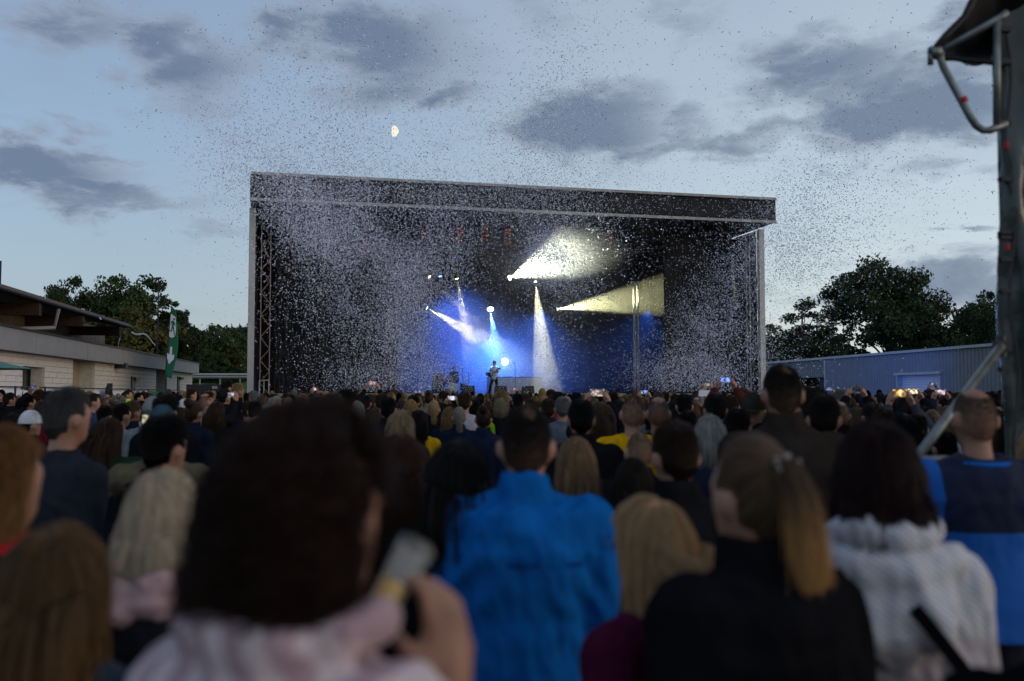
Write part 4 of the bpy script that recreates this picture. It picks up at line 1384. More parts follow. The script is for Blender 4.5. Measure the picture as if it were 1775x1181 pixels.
def hair_strands(style, n, seed, length=.3, vol=1.0, part=None):
    g = np.random.default_rng(seed)
    d = g.normal(0, 1, (n * 3, 3)); d /= np.linalg.norm(d, axis=1)[:, None]
    d = d[is_scalp(d)][:n]
    if style == 'bald_crown':       # receding: no hair on the crown
        keep = ~((d[:, 2] > .66) & (np.linalg.norm(d[:, :2] - np.array([0, -.12]), axis=1) < .55 + .1 * g.random(len(d))))
        d = d[keep]
    if style == 'thin_crown':
        keep = ~((np.linalg.norm(d - np.array([.12, -.42, .9]), axis=1) < .30) & (g.random(len(d)) < .8))
        d = d[keep]
    if style == 'tucked':           # hair drawn back from the right ear
        keep = ~((d[:, 0] > .45) & (d[:, 2] < .05) & (d[:, 1] > -.45))
        d = d[keep]
    n = len(d)
    crown = np.array([.05, -.35, .93]); crown /= np.linalg.norm(crown)
    flow = d - crown * (d @ crown)[:, None]
    flow -= d * np.sum(flow * d, 1)[:, None]
    flow /= np.linalg.norm(flow, axis=1)[:, None] + 1e-6
    shell = 1.03 + .13 * vol * g.random((n, 1)) ** 1.3
    pos = HC + d * HR * 1.0
    short = style in ('short', 'bald_crown', 'thin_crown', 'buzz', 'quiff', 'messy')
    if short:
        K = 5
        L = {'buzz': .007, 'bald_crown': .008, 'thin_crown': .018, 'short': .032, 'quiff': .045, 'messy': .05}[style] * g.uniform(.7, 1.2, (n, 1))
        L = L * np.clip(.30 + .85 * d[:, 2:3], .16, 1.1)
        nd = d / HR; nd /= np.linalg.norm(nd, axis=1)[:, None]
        jit = g.normal(0, .35 if style == 'messy' else .18, (n, 3))
        dirn = nd * (.75 if style in ('messy', 'quiff') else .55) + flow * .65 + jit
        if style == 'quiff': dirn += np.array([0, .2, .5]) * (d[:, 2:3] > .5)
        dirn /= np.linalg.norm(dirn, axis=1)[:, None]
        out = [pos]
        for k in range(K - 1):
            dirn = dirn + flow * .22 + np.array([0, 0, -.10])
            dirn /= np.linalg.norm(dirn, axis=1)[:, None]
            pos = pos + dirn * L / (K - 1)
            e = (pos - HC) / (HR * 1.01); r = np.linalg.norm(e, axis=1)[:, None]
            pos = np.where(r < 1, HC + (pos - HC) / r, pos)
            out.append(pos)
        return np.stack(out, 1)
    if style in ('ponytail', 'bun', 'half_tie'):
        tie = np.array([0.0, -.84, .46]) if style != 'bun' else np.array([0, -.78, .62])
        tie /= np.linalg.norm(tie)
        K = 12
        out = []
        lift = 1.02 + .05 * vol * g.random((n, 1))
        for k in range(K):
            t = k / (K - 1)
            e = d * (1 - t) + tie * t
            e /= np.linalg.norm(e, axis=1)[:, None] + 1e-6
            out.append(HC + e * HR * (1 + (lift - 1) * math.sin(math.pi * t) + .05 * t))
        scalp = np.stack(out, 1)
        T = HC + tie * HR * 1.06
        m = n // 2
        if style == 'bun':
            th = g.uniform(0, 2 * math.pi, (m, 1)); el_ = g.uniform(-1, 1, (m, 1))
            pts = []
            C = T + tie * .03 + np.array([0, 0, .01])
            ax = g.normal(0, 1, (m, 3)); ax /= np.linalg.norm(ax, axis=1)[:, None]
            e1 = np.cross(ax, g.normal(0, 1, (m, 3))); e1 /= np.linalg.norm(e1, axis=1)[:, None]; e2 = np.cross(ax, e1)
            rr = .042 * g.uniform(.75, 1.1, (m, 1))
            for k in range(K):
                t = k / (K - 1) * 4.2
                pts.append(C + (e1 * math.cos(t) + e2 * math.sin(t)) * rr)
            tail = np.stack(pts, 1)
        else:
            rad = .011
            o = g.normal(0, 1, (m, 3)) * rad
            pts = []
            p = T + o * .6
            dn = tie * .8 + np.array([0, 0, .15]) + g.normal(0, .035, (m, 3))
            LL = length * g.uniform(.6, 1.1, (m, 1))
            for k in range(K):
                pts.append(p)
                dn = dn * .62 + np.array([.06, -.02, -1]) * .38 + g.normal(0, .025, (m, 3)) + o * .9
                dn /= np.linalg.norm(dn, axis=1)[:, None]
                p = p + dn * LL / (K - 1)
                c = np.array([0, -.02, 1.28]); rr_ = np.array([.20, .165, .20])
                e = (p - c) / rr_; r = np.linalg.norm(e, axis=1)[:, None]
                p = np.where(r < 1, c + (p - c) / r, p)
            tail = np.stack(pts, 1)
        if part == 'scalp': return scalp
        if part == 'tail': return tail
        return np.concatenate([scalp, tail], 0)
    # loose hair
    K = 14
    L = length * g.uniform(.82, 1.06, (n, 1))
    L = L + (d[:, 2:3] + .3) * .09           # hair from the crown has further to fall
    nd = d / HR; nd /= np.linalg.norm(nd, axis=1)[:, None]
    dirn = nd * .16 * vol + flow + g.normal(0, .05, (n, 3))
    if style == 'tucked': dirn = dirn + np.array([0, -1.1, 0]) * (d[:, 0:1] > .25)
    side = np.sign(d[:, 0:1]) * (d[:, 1:2] > .1) * np.array([.45, -.7, 0])
    dirn = dirn + side
    dirn /= np.linalg.norm(dirn, axis=1)[:, None]
    out = [pos]
    for k in range(K - 1):
        dirn = dirn * .72 + np.array([0, -.02, -1.0]) * .28
        dirn /= np.linalg.norm(dirn, axis=1)[:, None]
        pos = pos + dirn * L / (K - 1)
        e = (pos - HC) / (HR * shell); r = np.linalg.norm(e, axis=1)[:, None]
        pos = np.where(r < 1, HC + (pos - HC) / r, pos)
        # keep off neck and shoulders
        c = np.array([0, -.012, 1.28]); rr_ = np.array([.185, .158, .205]) * (1 + .25 * (shell - 1.03))
        e = (pos - c) / rr_; hid = 1 - e[:, 0:1] ** 2 - e[:, 2:3] ** 2
        yb = c[1] - rr_[:, 1:2] * np.sqrt(np.clip(hid, 0, 1))
        ins = (np.linalg.norm(e, axis=1)[:, None] < 1)
        pos[:, 1:2] = np.where(ins, yb, pos[:, 1:2])
        # locks fall in towards the neck, not out over the shoulders
        wmax = HR[0] * shell * (1.10 + .25 * np.clip((1.60 - pos[:, 2:3]) / .3, 0, 1))
        pos[:, 0:1] = np.where(pos[:, 2:3] < 1.70, pos[:, 0:1] + (np.clip(pos[:, 0:1], -wmax, wmax) - pos[:, 0:1]) * .4, pos[:, 0:1])
        # hair hangs behind the face
        pos[:, 1] = np.where(pos[:, 2] < 1.70, pos[:, 1] + (np.minimum(pos[:, 1], -.01) - pos[:, 1]) * .3, pos[:, 1])
        out.append(pos)
    A = np.stack(out, 1)
    if style in ('curly', 'wavy', 'tucked'):
        amp = .016 if style == 'curly' else (.02 if style == 'tucked' else .008)
        fr = 4.2 if style != 'wavy' else 2.2
        ph = g.uniform(0, 6.28, (n, 1)); ph2 = g.uniform(0, 6.28, (n, 1))
        t = np.linspace(0, 1, K)[None]
        ramp = np.clip(t * 3, 0, 1) * amp
        A[:, :, 0] += ramp * np.sin(fr * 6.28 * t + ph); A[:, :, 1] += ramp * np.cos(fr * 6.28 * t + ph); A[:, :, 2] += .6 * ramp * np.sin(fr * 5 * t + ph2)
    if style == 'tucked':
        earbox = ((A[:, :, 0] > .060) & (A[:, :, 1] > -.03) & (A[:, :, 2] > 1.56) & (A[:, :, 2] < 1.65)).any(1)
        A = A[~earbox]; n = len(A)
    # locks: strands gather towards guides
    M = max(30, n // 45)
    gi = g.choice(n, M, replace=False)
    near = np.argmin(((A[:, None, 0, :] - A[None, gi, 0, :]) ** 2).sum(-1), 1)
    t = np.linspace(0, 1, K)[None, :, None]
    guide = A[gi][near] + (A[:, :1] - A[gi][near][:, :1]) * .55
    A = A + (guide - A) * t * (.45 if style not in ('curly', 'tucked') else .4)
    # flyaways
    fl = g.random(n) < .06
    A[fl] += (t ** 1.3) * g.normal(0, .016, (int(fl.sum()), 1, 3)) + .004 * np.sin(t * 14 + g.uniform(0, 6, (int(fl.sum()), 1, 3))) * t
    return A


def hair(style, n, seed, length=.3, vol=1.0, radius=.0011, part=None):
    key = (style, n, seed, length, vol, radius, part)
    if key in _hair: return _hair[key]
    A = hair_strands(style, n, seed, length, vol, part)
    N, K, _ = A.shape
    cu = bpy.data.hair_curves.new('hair')
    cu.add_curves([K] * N)
    cu.attributes['position'].data.foreach_set('vector', A.astype('f').ravel()) if 'position' in cu.attributes else cu.points.foreach_set('position', A.astype('f').ravel())
    ra = cu.attributes.new('radius', 'FLOAT', 'POINT') if 'radius' not in cu.attributes else cu.attributes['radius']
    t = np.linspace(0, 1, K)
    prof = radius * (1 - .65 * t ** 2)
    ra.data.foreach_set('value', np.tile(prof, N).astype('f'))
    cu.materials.append(None)
    _hair[key] = cu
    return cu


_hm = {}


def hair_mat(c, tip=None):
    key = (c, tip)
    if key in _hm: return _hm[key]
    m = bpy.data.materials.new('hair_%.3f_%.3f_%.3f' % c)
    m.use_nodes = True
    t = NT(m.node_tree); m.node_tree.nodes.clear()
    b = t.n('ShaderNodeBsdfPrincipled'); o = t.n('ShaderNodeOutputMaterial'); t.link(b.outputs[0], o.inputs[0])
    hi = t.n('ShaderNodeHairInfo')
    lo = tuple(x * .55 for x in c); up = tuple(min(1, x * 1.45) for x in c)
    col = t.mix(hi.outputs['Random'], lo, up)
    if tip:
        col = t.mix(t.sm(hi.outputs['Intercept'], .25, .9), col, tip)
    t.link(col, b.inputs['Base Color'])
    b.inputs['Roughness'].default_value = .42
    b.inputs['Specular IOR Level'].default_value = .10
    _hm[key] = m
    return m


SKIN = [(.30, .155, .105), (.26, .13, .085), (.34, .185, .13)]


def skin_mat(i):
    return mat('skin_%d' % i, SKIN[i % 3], .55, var=.12, vscale=18, sss=.06, spec=.35)


def cloth(c, rough=.85):
    return mat('cloth_%.3f_%.3f_%.3f_%.2f' % (*c, rough), c, rough, var=.16, vscale=9, bump=.0016, bscale=160, spec=0.0)


# hats -----------------------------------------------------------------
_hat = {}


def hat_mesh(kind):
    if kind in _hat: return _hat[kind]
    q = MB()
    if kind == 'cap':
        q.sheet(lambda u, v: Vector((.088 * math.cos(u * 6.2832) * math.cos(v * 1.5), .010 + .110 * math.sin(u * 6.2832) * math.cos(v * 1.5), 1.645 + .125 * math.sin(v * 1.5))), 28, 10, (0, 0, .004))
        q.ell((0, .01, 1.772), (.008, .008, .005), 8, 6)
        crown = q.mesh('cap', smooth=True)
        q = MB()
        q.sheet(lambda u, v: Vector((.080 * (2 * u - 1), .095 + (.115 * math.sqrt(max(0, 1 - (2 * u - 1) ** 2 * .85))) * v + .02 * (1 - (2 * u - 1) ** 2), 1.650 - .02 * v - .018 * (2 * u - 1) ** 2)), 14, 5, (0, 0, .005))
        brim = q.mesh('brim', smooth=True)
        crown.materials.append(None); brim.materials.append(None)
        _hat[kind] = (crown, brim)
    else:
        q.sheet(lambda u, v: Vector(((.090 - .004 * (v < .15)) * math.cos(u * 6.2832) * math.cos(max(0, v - .2) * 1.95), .010 + .112 * math.sin(u * 6.2832) * math.cos(max(0, v - .2) * 1.95), 1.60 + .17 * math.sin(v * 1.5) + .012 * math.sin(v * 9))), 32, 14, (0, 0, .006))
        m_ = q.mesh('beanie', smooth=True); m_.materials.append(None)
        _hat[kind] = (m_, None)
    return _hat[kind]


def setm(o, i, m):
    o.material_slots[i].link = 'OBJECT'
    o.material_slots[i].material = m


def mesh_part(name, me, t, m):
    o = bpy.data.objects.new(name, me); COL.objects.link(o); o.parent = t
    setm(o, 0, m)
    return o


PEOPLE = []
PHONES = []
HAIRTOP = {'short': .018, 'buzz': .006, 'bald_crown': .004, 'thin_crown': .014, 'quiff': .04, 'messy': .035, 'bun': .012, 'ponytail': .010, 'half_tie': .010}


def person(px, top, d, label, sex='m', pose='down', hs='short', hc=(.03, .02, .014), tip=None, style='jacket', tc=(.02, .02, .025), legsc=(.02, .022, .03),
           rz=0.0, hl=.3, vol=1.0, hn=1500, hr=.0022, hseed=0, voxel=.013, broad=1.0, gseed=0, amp=.007, skin=0, hat=None, hatc=None, brimc=None, group=None,
           tmat=None, loc=None, H=None, hmat=None):
    fem = sex == 'f'
    lift = HAIRTOP.get(hs, .02 + .014 * vol)
    if hat: lift = .03
    if H is None: H = CAM.z - (top - HORIZON) / FPX * d
    s = H / (1.752 + lift)
    loc = Vector((X_at(px, d), d, 0)) if loc is None else loc
    t = thing('person', loc, label, 'person', group, rz)
    # slight differences of build
    t.scale = (s * broad ** .0, s, s)
    bv = .009 if pose != 'down' else .013
    b = bpy.data.objects.new('body', figure(pose, fem, bv, 1.0)); COL.objects.link(b); b.parent = t
    setm(b, 0, skin_mat(skin)); setm(b, 1, skin_mat(skin) if hs in ('bald_crown', 'buzz') else (cloth((.10, .06, .042)) if hs == 'thin_crown' else cloth(tuple(c * .8 for c in hc))))
    mesh_part({'parka': 'jacket', 'striped': 'hoodie'}.get(style, style), garment(style, pose, fem, voxel, broad, gseed, amp), t, tmat or cloth(tc))
    mesh_part('trousers', trousers(pose if pose in ('guitar', 'drum') else 'down', fem), t, cloth(legsc))
    mesh_part('shoes', shoes_mesh(pose if pose in ('guitar', 'drum') else 'down'), t, cloth((.03, .03, .03)))
    if hs and hat != 'beanie':
        if hs in ('ponytail', 'bun', 'half_tie'):
            mesh_part('hair', hair(hs, hn, hseed, hl, vol, hr, 'scalp'), t, hair_mat(hc))
            mesh_part('bun' if hs == 'bun' else 'ponytail', hair(hs, hn, hseed, hl, vol, hr, 'tail'), t, hair_mat(hc, tip))
        else:
            mesh_part('hair', hair(hs, hn, hseed, hl, vol, hr), t, hmat or hair_mat(hc, tip))
    if hat:
        c, br = hat_mesh(hat)
        mesh_part(hat, c, t, cloth(hatc))
        if br:
            mesh_part('brim', br, bpy.data.objects[-1] if False else t, cloth(brimc or hatc))
    PEOPLE.append((loc.copy(), s))
    return t


q = MB(); q.box((0, 0, 0), (.150, .009, .074)); ME_PH = q.mesh('phone'); ME_PH.materials.append(None)
q = MB(); q.box((0, -.0052, 0), (.136, .001, .064)); ME_SC = q.mesh('screen'); ME_SC.materials.append(None)


def screen_mat(seed, c, e):
    key = 'screen_%d' % seed
    if key in _mats: return _mats[key]
    m = bpy.data.materials.new(key); m.use_nodes = True
    t = NT(m.node_tree); m.node_tree.nodes.clear()
    tc = t.n('ShaderNodeTexCoord'); mp = t.n('ShaderNodeMapping'); mp.inputs['Location'].default_value = (seed * 1.7, seed * .9, seed)
    t.link(tc.outputs['Object'], mp.inputs[0])
    nz = t.noise(mp.outputs[0], 22, 3, .6)
    col = t.mix(t.sm(nz.outputs['Fac'], .38, .62), tuple(x * .12 for x in c), c)
    em = t.n('ShaderNodeEmission'); o = t.n('ShaderNodeOutputMaterial')
    t.link(col, em.inputs[0]); em.inputs[1].default_value = e
    t.link(em.outputs[0], o.inputs[0])
    _mats[key] = m
    return m


def phone(owner, label, pose='phone', c=(.7, .75, 1.0), e=.7, seed=0, cat='phone', upright=False):
    s = owner.scale.z
    off = {'phone': (0, .425, 1.845), 'phone_high': (0, .315, 1.945), 'phone_one': (.10, .395, 1.735)}[pose]
    rz = owner.rotation_euler.z
    o3 = Matrix.Rotation(rz, 3, 'Z') @ (Vector(off) * s)
    t = thing('phone', owner.location + o3, label, cat, 'phones held up in the crowd', rz)
    t.scale = (s, s, s)
    if upright: t.rotation_euler = (0, math.pi / 2, rz)
    mesh_part('case', ME_PH, t, M_dark)
    mesh_part('screen', ME_SC, t, screen_mat(seed, c, e))
    return t

# ================================================================== the people nearest the camera
BLK, NAV = (.010, .010, .012), (.012, .016, .032)
DBR, BRN, LBR = (.012, .008, .006), (.035, .018, .010), (.085, .048, .024)
BLD, DBL, GRY, SIL, BLH = (.24, .155, .075), (.14, .085, .042), (.075, .072, .07), (.30, .28, .25), (.006, .005, .005)
GIN = (.16, .055, .015)
HERO = dict(hr=.0009, voxel=.010)


def two_tone(key, hi, lo, z0, sx):
    m = bpy.data.materials.new(key); m.use_nodes = True
    t = NT(m.node_tree); m.node_tree.nodes.clear()
    b = t.n('ShaderNodeBsdfPrincipled'); o = t.n('ShaderNodeOutputMaterial'); t.link(b.outputs[0], o.inputs[0])
    tc = t.n('ShaderNodeTexCoord'); sp = t.n('ShaderNodeSeparateXYZ'); t.link(tc.outputs['Object'], sp.inputs[0])
    nz = t.noise(tc.outputs['Object'], 9, 4)
    up = t.sm(sp.outputs[2], z0 - .004, z0 + .004)
    inn = t.sm(t.m('ABSOLUTE', sp.outputs[0]), sx - .004, sx + .004, 1, 0)
    col = t.mix(t.m('MULTIPLY', up, inn), lo, hi)
    col = t.mix(t.m('MULTIPLY', nz.outputs['Fac'], .3), col, tuple(c * .3 for c in lo))
    t.link(col, b.inputs['Base Color']); b.inputs['Roughness'].default_value = .8; b.inputs['Specular IOR Level'].default_value = .2
    _mats[key] = m
    return m


def striped(key, a, bcol, low, z0, freq, rot):
    m = bpy.data.materials.new(key); m.use_nodes = True
    t = NT(m.node_tree); m.node_tree.nodes.clear()
    b = t.n('ShaderNodeBsdfPrincipled'); o = t.n('ShaderNodeOutputMaterial'); t.link(b.outputs[0], o.inputs[0])
    tc = t.n('ShaderNodeTexCoord'); mp = t.n('ShaderNodeMapping'); mp.inputs['Rotation'].default_value = rot
    t.link(tc.outputs['Object'], mp.inputs[0])
    wv = t.n('ShaderNodeTexWave', wave_type='BANDS'); t.link(mp.outputs[0], wv.inputs[0])
    wv.inputs['Scale'].default_value = freq; wv.inputs['Distortion'].default_value = 2.5; wv.inputs['Detail'].default_value = 2; wv.inputs['Detail Scale'].default_value = .6
    sp = t.n('ShaderNodeSeparateXYZ'); t.link(tc.outputs['Object'], sp.inputs[0])
    nz = t.noise(tc.outputs['Object'], 90, 3, .7)
    lowc = t.mix(nz.outputs['Fac'], tuple(c * .6 for c in low), tuple(c * 1.3 for c in low))
    st = t.mix(t.sm(wv.outputs['Fac'], .35, .6), bcol, a)
    t.link(t.mix(t.sm(sp.outputs[2], z0 - .02, z0 + .02), lowc, st), b.inputs['Base Color'])
    b.inputs['Roughness'].default_value = .9
    _mats[key] = m
    return m


# A: dark curly hair, drinking
A_ = person(530, 664, 1.17, 'woman nearest the camera with big dark curly hair, drinking from a plastic cup', 'f', 'drink', 'tucked', (.016, .0065, .0045), hl=.085, vol=2.2, hn=11000,
            style='striped', tmat=striped('pink_white_knit', (.50, .40, .42), (.33, .22, .25), (.42, .34, .36), 1.0, 7, (0, .4, .2)), rz=-.42, gseed=1, amp=.010, skin=1, **HERO)
for c_ in A_.children:
    if c_.name.startswith('hair'): c_.scale = (1.08, 1.05, 1.0)
cupc = A_.location + Matrix.Rotation(A_.rotation_euler.z, 3, 'Z') @ (Vector((.046, .150, 1.548)) * A_.scale.z)
cup = thing('plastic_cup', cupc, 'clear plastic cup with a little yellow beer at the drinking woman’s mouth'.replace('’', "'"), 'cup')
M_clear = mat('clear_plastic', (.55, .57, .58), .15, var=0, spec=.5, alpha=.25)
M_beer = mat('yellow_beer', (.70, .42, .02), .2, var=0)
q = MB()
cw = [(.030, -.060), (.034, -.02), (.038, .03), (.041, .062)]
q.sheet(lambda u, v: Vector(((.030 + .012 * v) * math.cos(u * 6.28318), (.030 + .012 * v) * math.sin(u * 6.28318), -.06 + .125 * v)), 24, 6)
q.sheet(lambda u, v: Vector((.030 * (1 - v) * math.cos(u * 6.28318), .030 * (1 - v) * math.sin(u * 6.28318), -.06)), 24, 1)
c_ = link('wall', q.mesh('wall', smooth=True), cup, None, M_clear)
q = MB(); q.loft([(0, 0, -.057, .028, .028), (0, 0, -.02, .032, .032)], 20); link('beer', q.mesh('beer'), cup, None, M_beer)
cup.rotation_euler = (R(-40), R(10), -.5)
cup.scale = (.62, .62, .72)

# B: blue jacket
B_ = person(912, 698, 3.0, 'man in a plain bright blue jacket standing in the centre with thinning dark hair', 'm', 'down', 'thin_crown', (.010, .008, .007), hn=7000, tc=(.006, .10, .35), broad=1.20, gseed=2, amp=.013, **HERO)


def back_seam(t, z0, z1, x0, x1, broad, inf, m, r=.0035, nm='seam'):
    pts = []
    for i in range(25):
        f = i / 24; x = x0 + (x1 - x0) * f; z = z0 + (z1 - z0) * f
        rx, ry = .162 * broad + inf, .112 * (1 + (broad - 1) * 1.3) + inf
        for k in range(len(TORSO_M) - 1):
            if TORSO_M[k][2] <= z <= TORSO_M[k + 1][2]:
                w = (z - TORSO_M[k][2]) / (TORSO_M[k + 1][2] - TORSO_M[k][2])
                rx = max(.162, TORSO_M[k][3] * (1 - w) + TORSO_M[k + 1][3] * w) * broad + inf
                ry = (TORSO_M[k][4] * (1 - w) + TORSO_M[k + 1][4] * w) * (1 + (broad - 1) * 1.3) + inf
        pts.append((x, -.01 - ry * max(0, 1 - abs(x / rx) ** 2.3) ** (1 / 2.3) - .001, z))
    q = MB(); q.path(pts, r, 6)
    o = link(nm, q.mesh(nm, smooth=True), t, None, m)
    return o


M_bseam = cloth((.004, .05, .2))
for z0, z1, x0, x1 in ((1.295, 1.295, -.17, .17), (1.285, 1.285, -.17, .17)):
    back_seam(B_, z0, z1, x0, x1, 1.20, .026, M_bseam, .003)

# C: ponytail
C_ = person(1306, 752, 1.98, 'woman with a long light brown ponytail and sparkling clip in a black hooded jacket', 'f', 'down', 'ponytail', (.075, .046, .028), (.42, .22, .08), hl=.25, hn=8000, vol=1.2,
            style='parka', tc=(.008, .008, .010), rz=.42, gseed=3, skin=0, amp=.010, broad=1.22, **HERO)
q = MB()
for i in range(14):
    a_ = i / 13 * 2 * math.pi
    q.ell((.026 * math.cos(a_), -.106 - .010 * math.sin(i * 2.1), 1.700 + .022 * math.sin(a_)), (.0045, .0045, .0045), 8, 6)
link('hair_clip', q.mesh('hair_clip', smooth=True), C_, None, mat('clip_crystal', (.35, .33, .30), .3, .5, var=0))
q = MB(); q.path([(-.30 + .02 * i, -.085 - .004 * i, 1.20 + .015 * i) for i in range(8)], .006, 6)
link('reflective_piping', q.mesh('reflective_piping'), C_, None, mat('grey_piping', (.25, .26, .28), .5))

# D: striped hoodie
D_ = person(1520, 716, 2.25, 'woman with straight dark red hair in a white and grey striped hoodie', 'f', 'down', 'loose', (.012, .0035, .0045), hl=.15, hn=9000, vol=2.0, style='striped',
            tmat=striped('striped_hoodie_cloth', (.50, .50, .54), (.34, .34, .37), (.34, .30, .32), 1.29, 25, (.5, .9, .2)), gseed=4, amp=.018, broad=1.12, rz=-.15, **HERO)
strap = thing('shoulder_bag', D_.location + Vector((0, 0, 0)), 'black shoulder bag strap crossing the back of the striped hoodie', 'bag', rz=-.15)
strap.scale = D_.scale
q = MB()
pts = []
for i in range(16):
    f = i / 15; x = .02 + .25 * f; z = 1.385 - .32 * f
    pts.append((x, -.240 + .18 * f ** 2 + .004, z))
for i in range(15):
    a_, b_ = Vector(pts[i]), Vector(pts[i + 1])
    w_ = Vector((.013, 0, .009))
    q.hexa([a_ - w_, b_ - w_, b_ + w_, a_ + w_, a_ - w_ + Vector((0, -.004, 0)), b_ - w_ + Vector((0, -.004, 0)), b_ + w_ + Vector((0, -.004, 0)), a_ + w_ + Vector((0, -.004, 0))])
link('strap', q.mesh('strap'), strap, None, cloth((.006, .006, .007)))
q = MB(); q.loft([(.27, -.02, .58, .05, .12), (.275, -.02, .62, .06, .14), (.27, -.02, .80, .055, .14), (.265, -.02, .84, .04, .12)], 20); link('pouch', q.mesh('pouch', smooth=True), strap, None, cloth((.006, .006, .007)))

# E: blonde girl with glasses
E_ = person(1130, 843, 2.2, 'blonde girl with glasses and earring looking left, in front of the blue jacket', 'f', 'down', 'loose', (.30, .19, .10), hl=.34, hn=8000, vol=.9, style='jacket', tc=(.055, .008, .028), rz=.75, gseed=5, skin=2, **HERO)
q = MB()
for sx in (-1, 1):
    q.path([(sx * .034 + .024 * math.cos(t_ * .5236), .122 - .012 * abs(sx * .034 + .024 * math.cos(t_ * .5236)) * 6, 1.632 + .019 * math.sin(t_ * .5236)) for t_ in range(13)], .0022, 6)
    q.path([(sx * .058, .105, 1.636), (sx * .082, .05, 1.636), (sx * .084, -.005, 1.63)], .002, 6)
link('glasses', q.mesh('glasses'), E_, None, M_dark)
q = MB(); q.ell((-.088, .0, 1.578), (.006, .006, .008), 8, 6); link('earring', q.mesh('earring'), E_, None, mat('earring_silver', (.8, .78, .72), .2, .8, var=0))

# F
F_ = person(102, 886, 1.75, 'girl with straight light brown hair at bottom left in a navy and turquoise jacket', 'f', 'down', 'loose', (.085, .048, .022), (.14, .075, .03), hl=.36, hn=8000, vol=1.0, style='jacket',
            tmat=two_tone('navy_turquoise', NAV, (.01, .16, .22), 1.335, .3), gseed=6, **HERO)
# G
G_ = person(282, 799, 2.3, 'woman with a grey-blonde bob and pink scarf, left of the curly-haired woman', 'f', 'down', 'loose', (.36, .29, .21), (.46, .38, .28), hl=.11, hn=7000, vol=1.15, style='jacket', tc=(.014, .014, .018), rz=-.35, gseed=7, **HERO)
q = MB()
n = 18
for k_ in range(2):
    q.limb([(.098 * math.cos(6.2832 * i / n), -.022 + .092 * math.sin(6.2832 * i / n), 1.475 - .045 * k_ + .012 * math.sin(i * 1.3 + k_)) for i in range(n + 1)], [.034 + .008 * math.sin(i * 2.1) + .008 * k_ for i in range(n + 1)])
sc_me = remesh(q, .010, 'scarf', 2, lambda x, y, z: .006 * fbm(x * 16, y * 16, z * 30, 3)); sc_me.materials.append(None)
mesh_part('scarf', sc_me, G_, cloth((.42, .27, .28)))
# H
H_ = person(-4, 722, 2.2, 'ginger-haired woman with a red scarf at the left frame edge', 'f', 'down', 'wavy', (.11, .05, .018), (.20, .11, .045), hl=.18, hn=6000, vol=1.1, style='hoodie', tc=BLK, rz=-.5, gseed=3, **HERO)
mesh_part('scarf', sc_me, H_, cloth((.30, .012, .02)))
# I
I_ = person(113, 668, 4.2, 'grey-haired man in a dark slate shirt at left, head turned right', 'm', 'down', 'short', (.05, .05, .052), hn=5000, style='shirt', tc=(.022, .026, .036), rz=-.55, broad=1.18, gseed=8, amp=.008, hr=.0011)
# J, J2
J2_ = person(281, 702, 4.9, 'person in a teal beanie behind the black-haired woman at left', 'm', 'down', 'short', BRN, hat='beanie', hatc=(.028, .06, .085), style='jacket', tc=(.11, .095, .06), gseed=9, broad=1.1)
J_ = person(284, 713, 3.9, 'black-haired woman in a dark parka with fur-edged hood, at left', 'f', 'down', 'messy', BLH, hn=5000, vol=1.5, style='parka', tc=(.008, .010, .014), rz=-.4, gseed=10, hr=.0013)
g_ = np.random.default_rng(77)
th = g_.uniform(0, 6.283, 1600)
base = np.stack([.13 * np.cos(th), -.075 + .10 * np.sin(th) * .8, 1.455 + .02 * np.sin(2 * th)], 1)
dr = np.stack([np.cos(th), np.sin(th) - .5, np.full_like(th, .3)], 1) + g_.normal(0, .5, (1600, 3)); dr /= np.linalg.norm(dr, axis=1)[:, None]
cu = bpy.data.hair_curves.new('fur_trim'); cu.add_curves([3] * 1600)
cu.attributes['position'].data.foreach_set('vector', np.stack([base, base + dr * .025, base + dr * .048 - np.array([0, 0, .008])], 1).astype('f').ravel())
ra = cu.attributes.new('radius', 'FLOAT', 'POINT'); ra.data.foreach_set('value', np.tile([.0014, .001, .0004], 1600).astype('f')); cu.materials.append(None)
mesh_part('fur_trim', cu, J_, hair_mat((.055, .042, .032)))
# K
K_ = person(1357, 628, 4.5, 'tallest man, dark cropped hair and brown-black jacket, right of the stage column', 'm', 'down', 'thin_crown', (.010, .008, .007), hn=6000, style='jacket', tc=(.026, .021, .018), broad=1.2, gseed=11, hr=.0010, amp=.008, skin=1)
# L
L_ = person(1690, 672, 3.95, 'bald-crowned man in a navy and royal blue jacket before the scaffold tower', 'm', 'down', 'bald_crown', (.055, .04, .03), hn=6000, style='hoodie',
            tmat=two_tone('navy_royal', (.008, .010, .022), (.010, .10, .40), 1.20, .185), broad=1.2, gseed=12, hr=.0010, skin=1)
q = MB(); q.path([(.125 * math.cos(math.pi + math.pi * i / 12), -.03 + .105 * math.sin(math.pi + math.pi * i / 12), 1.468 - .012 * math.sin(math.pi * i / 12)) for i in range(13)], .011, 8)
link('collar_trim', q.mesh('collar_trim', smooth=True), L_, None, cloth((.01, .11, .42)))
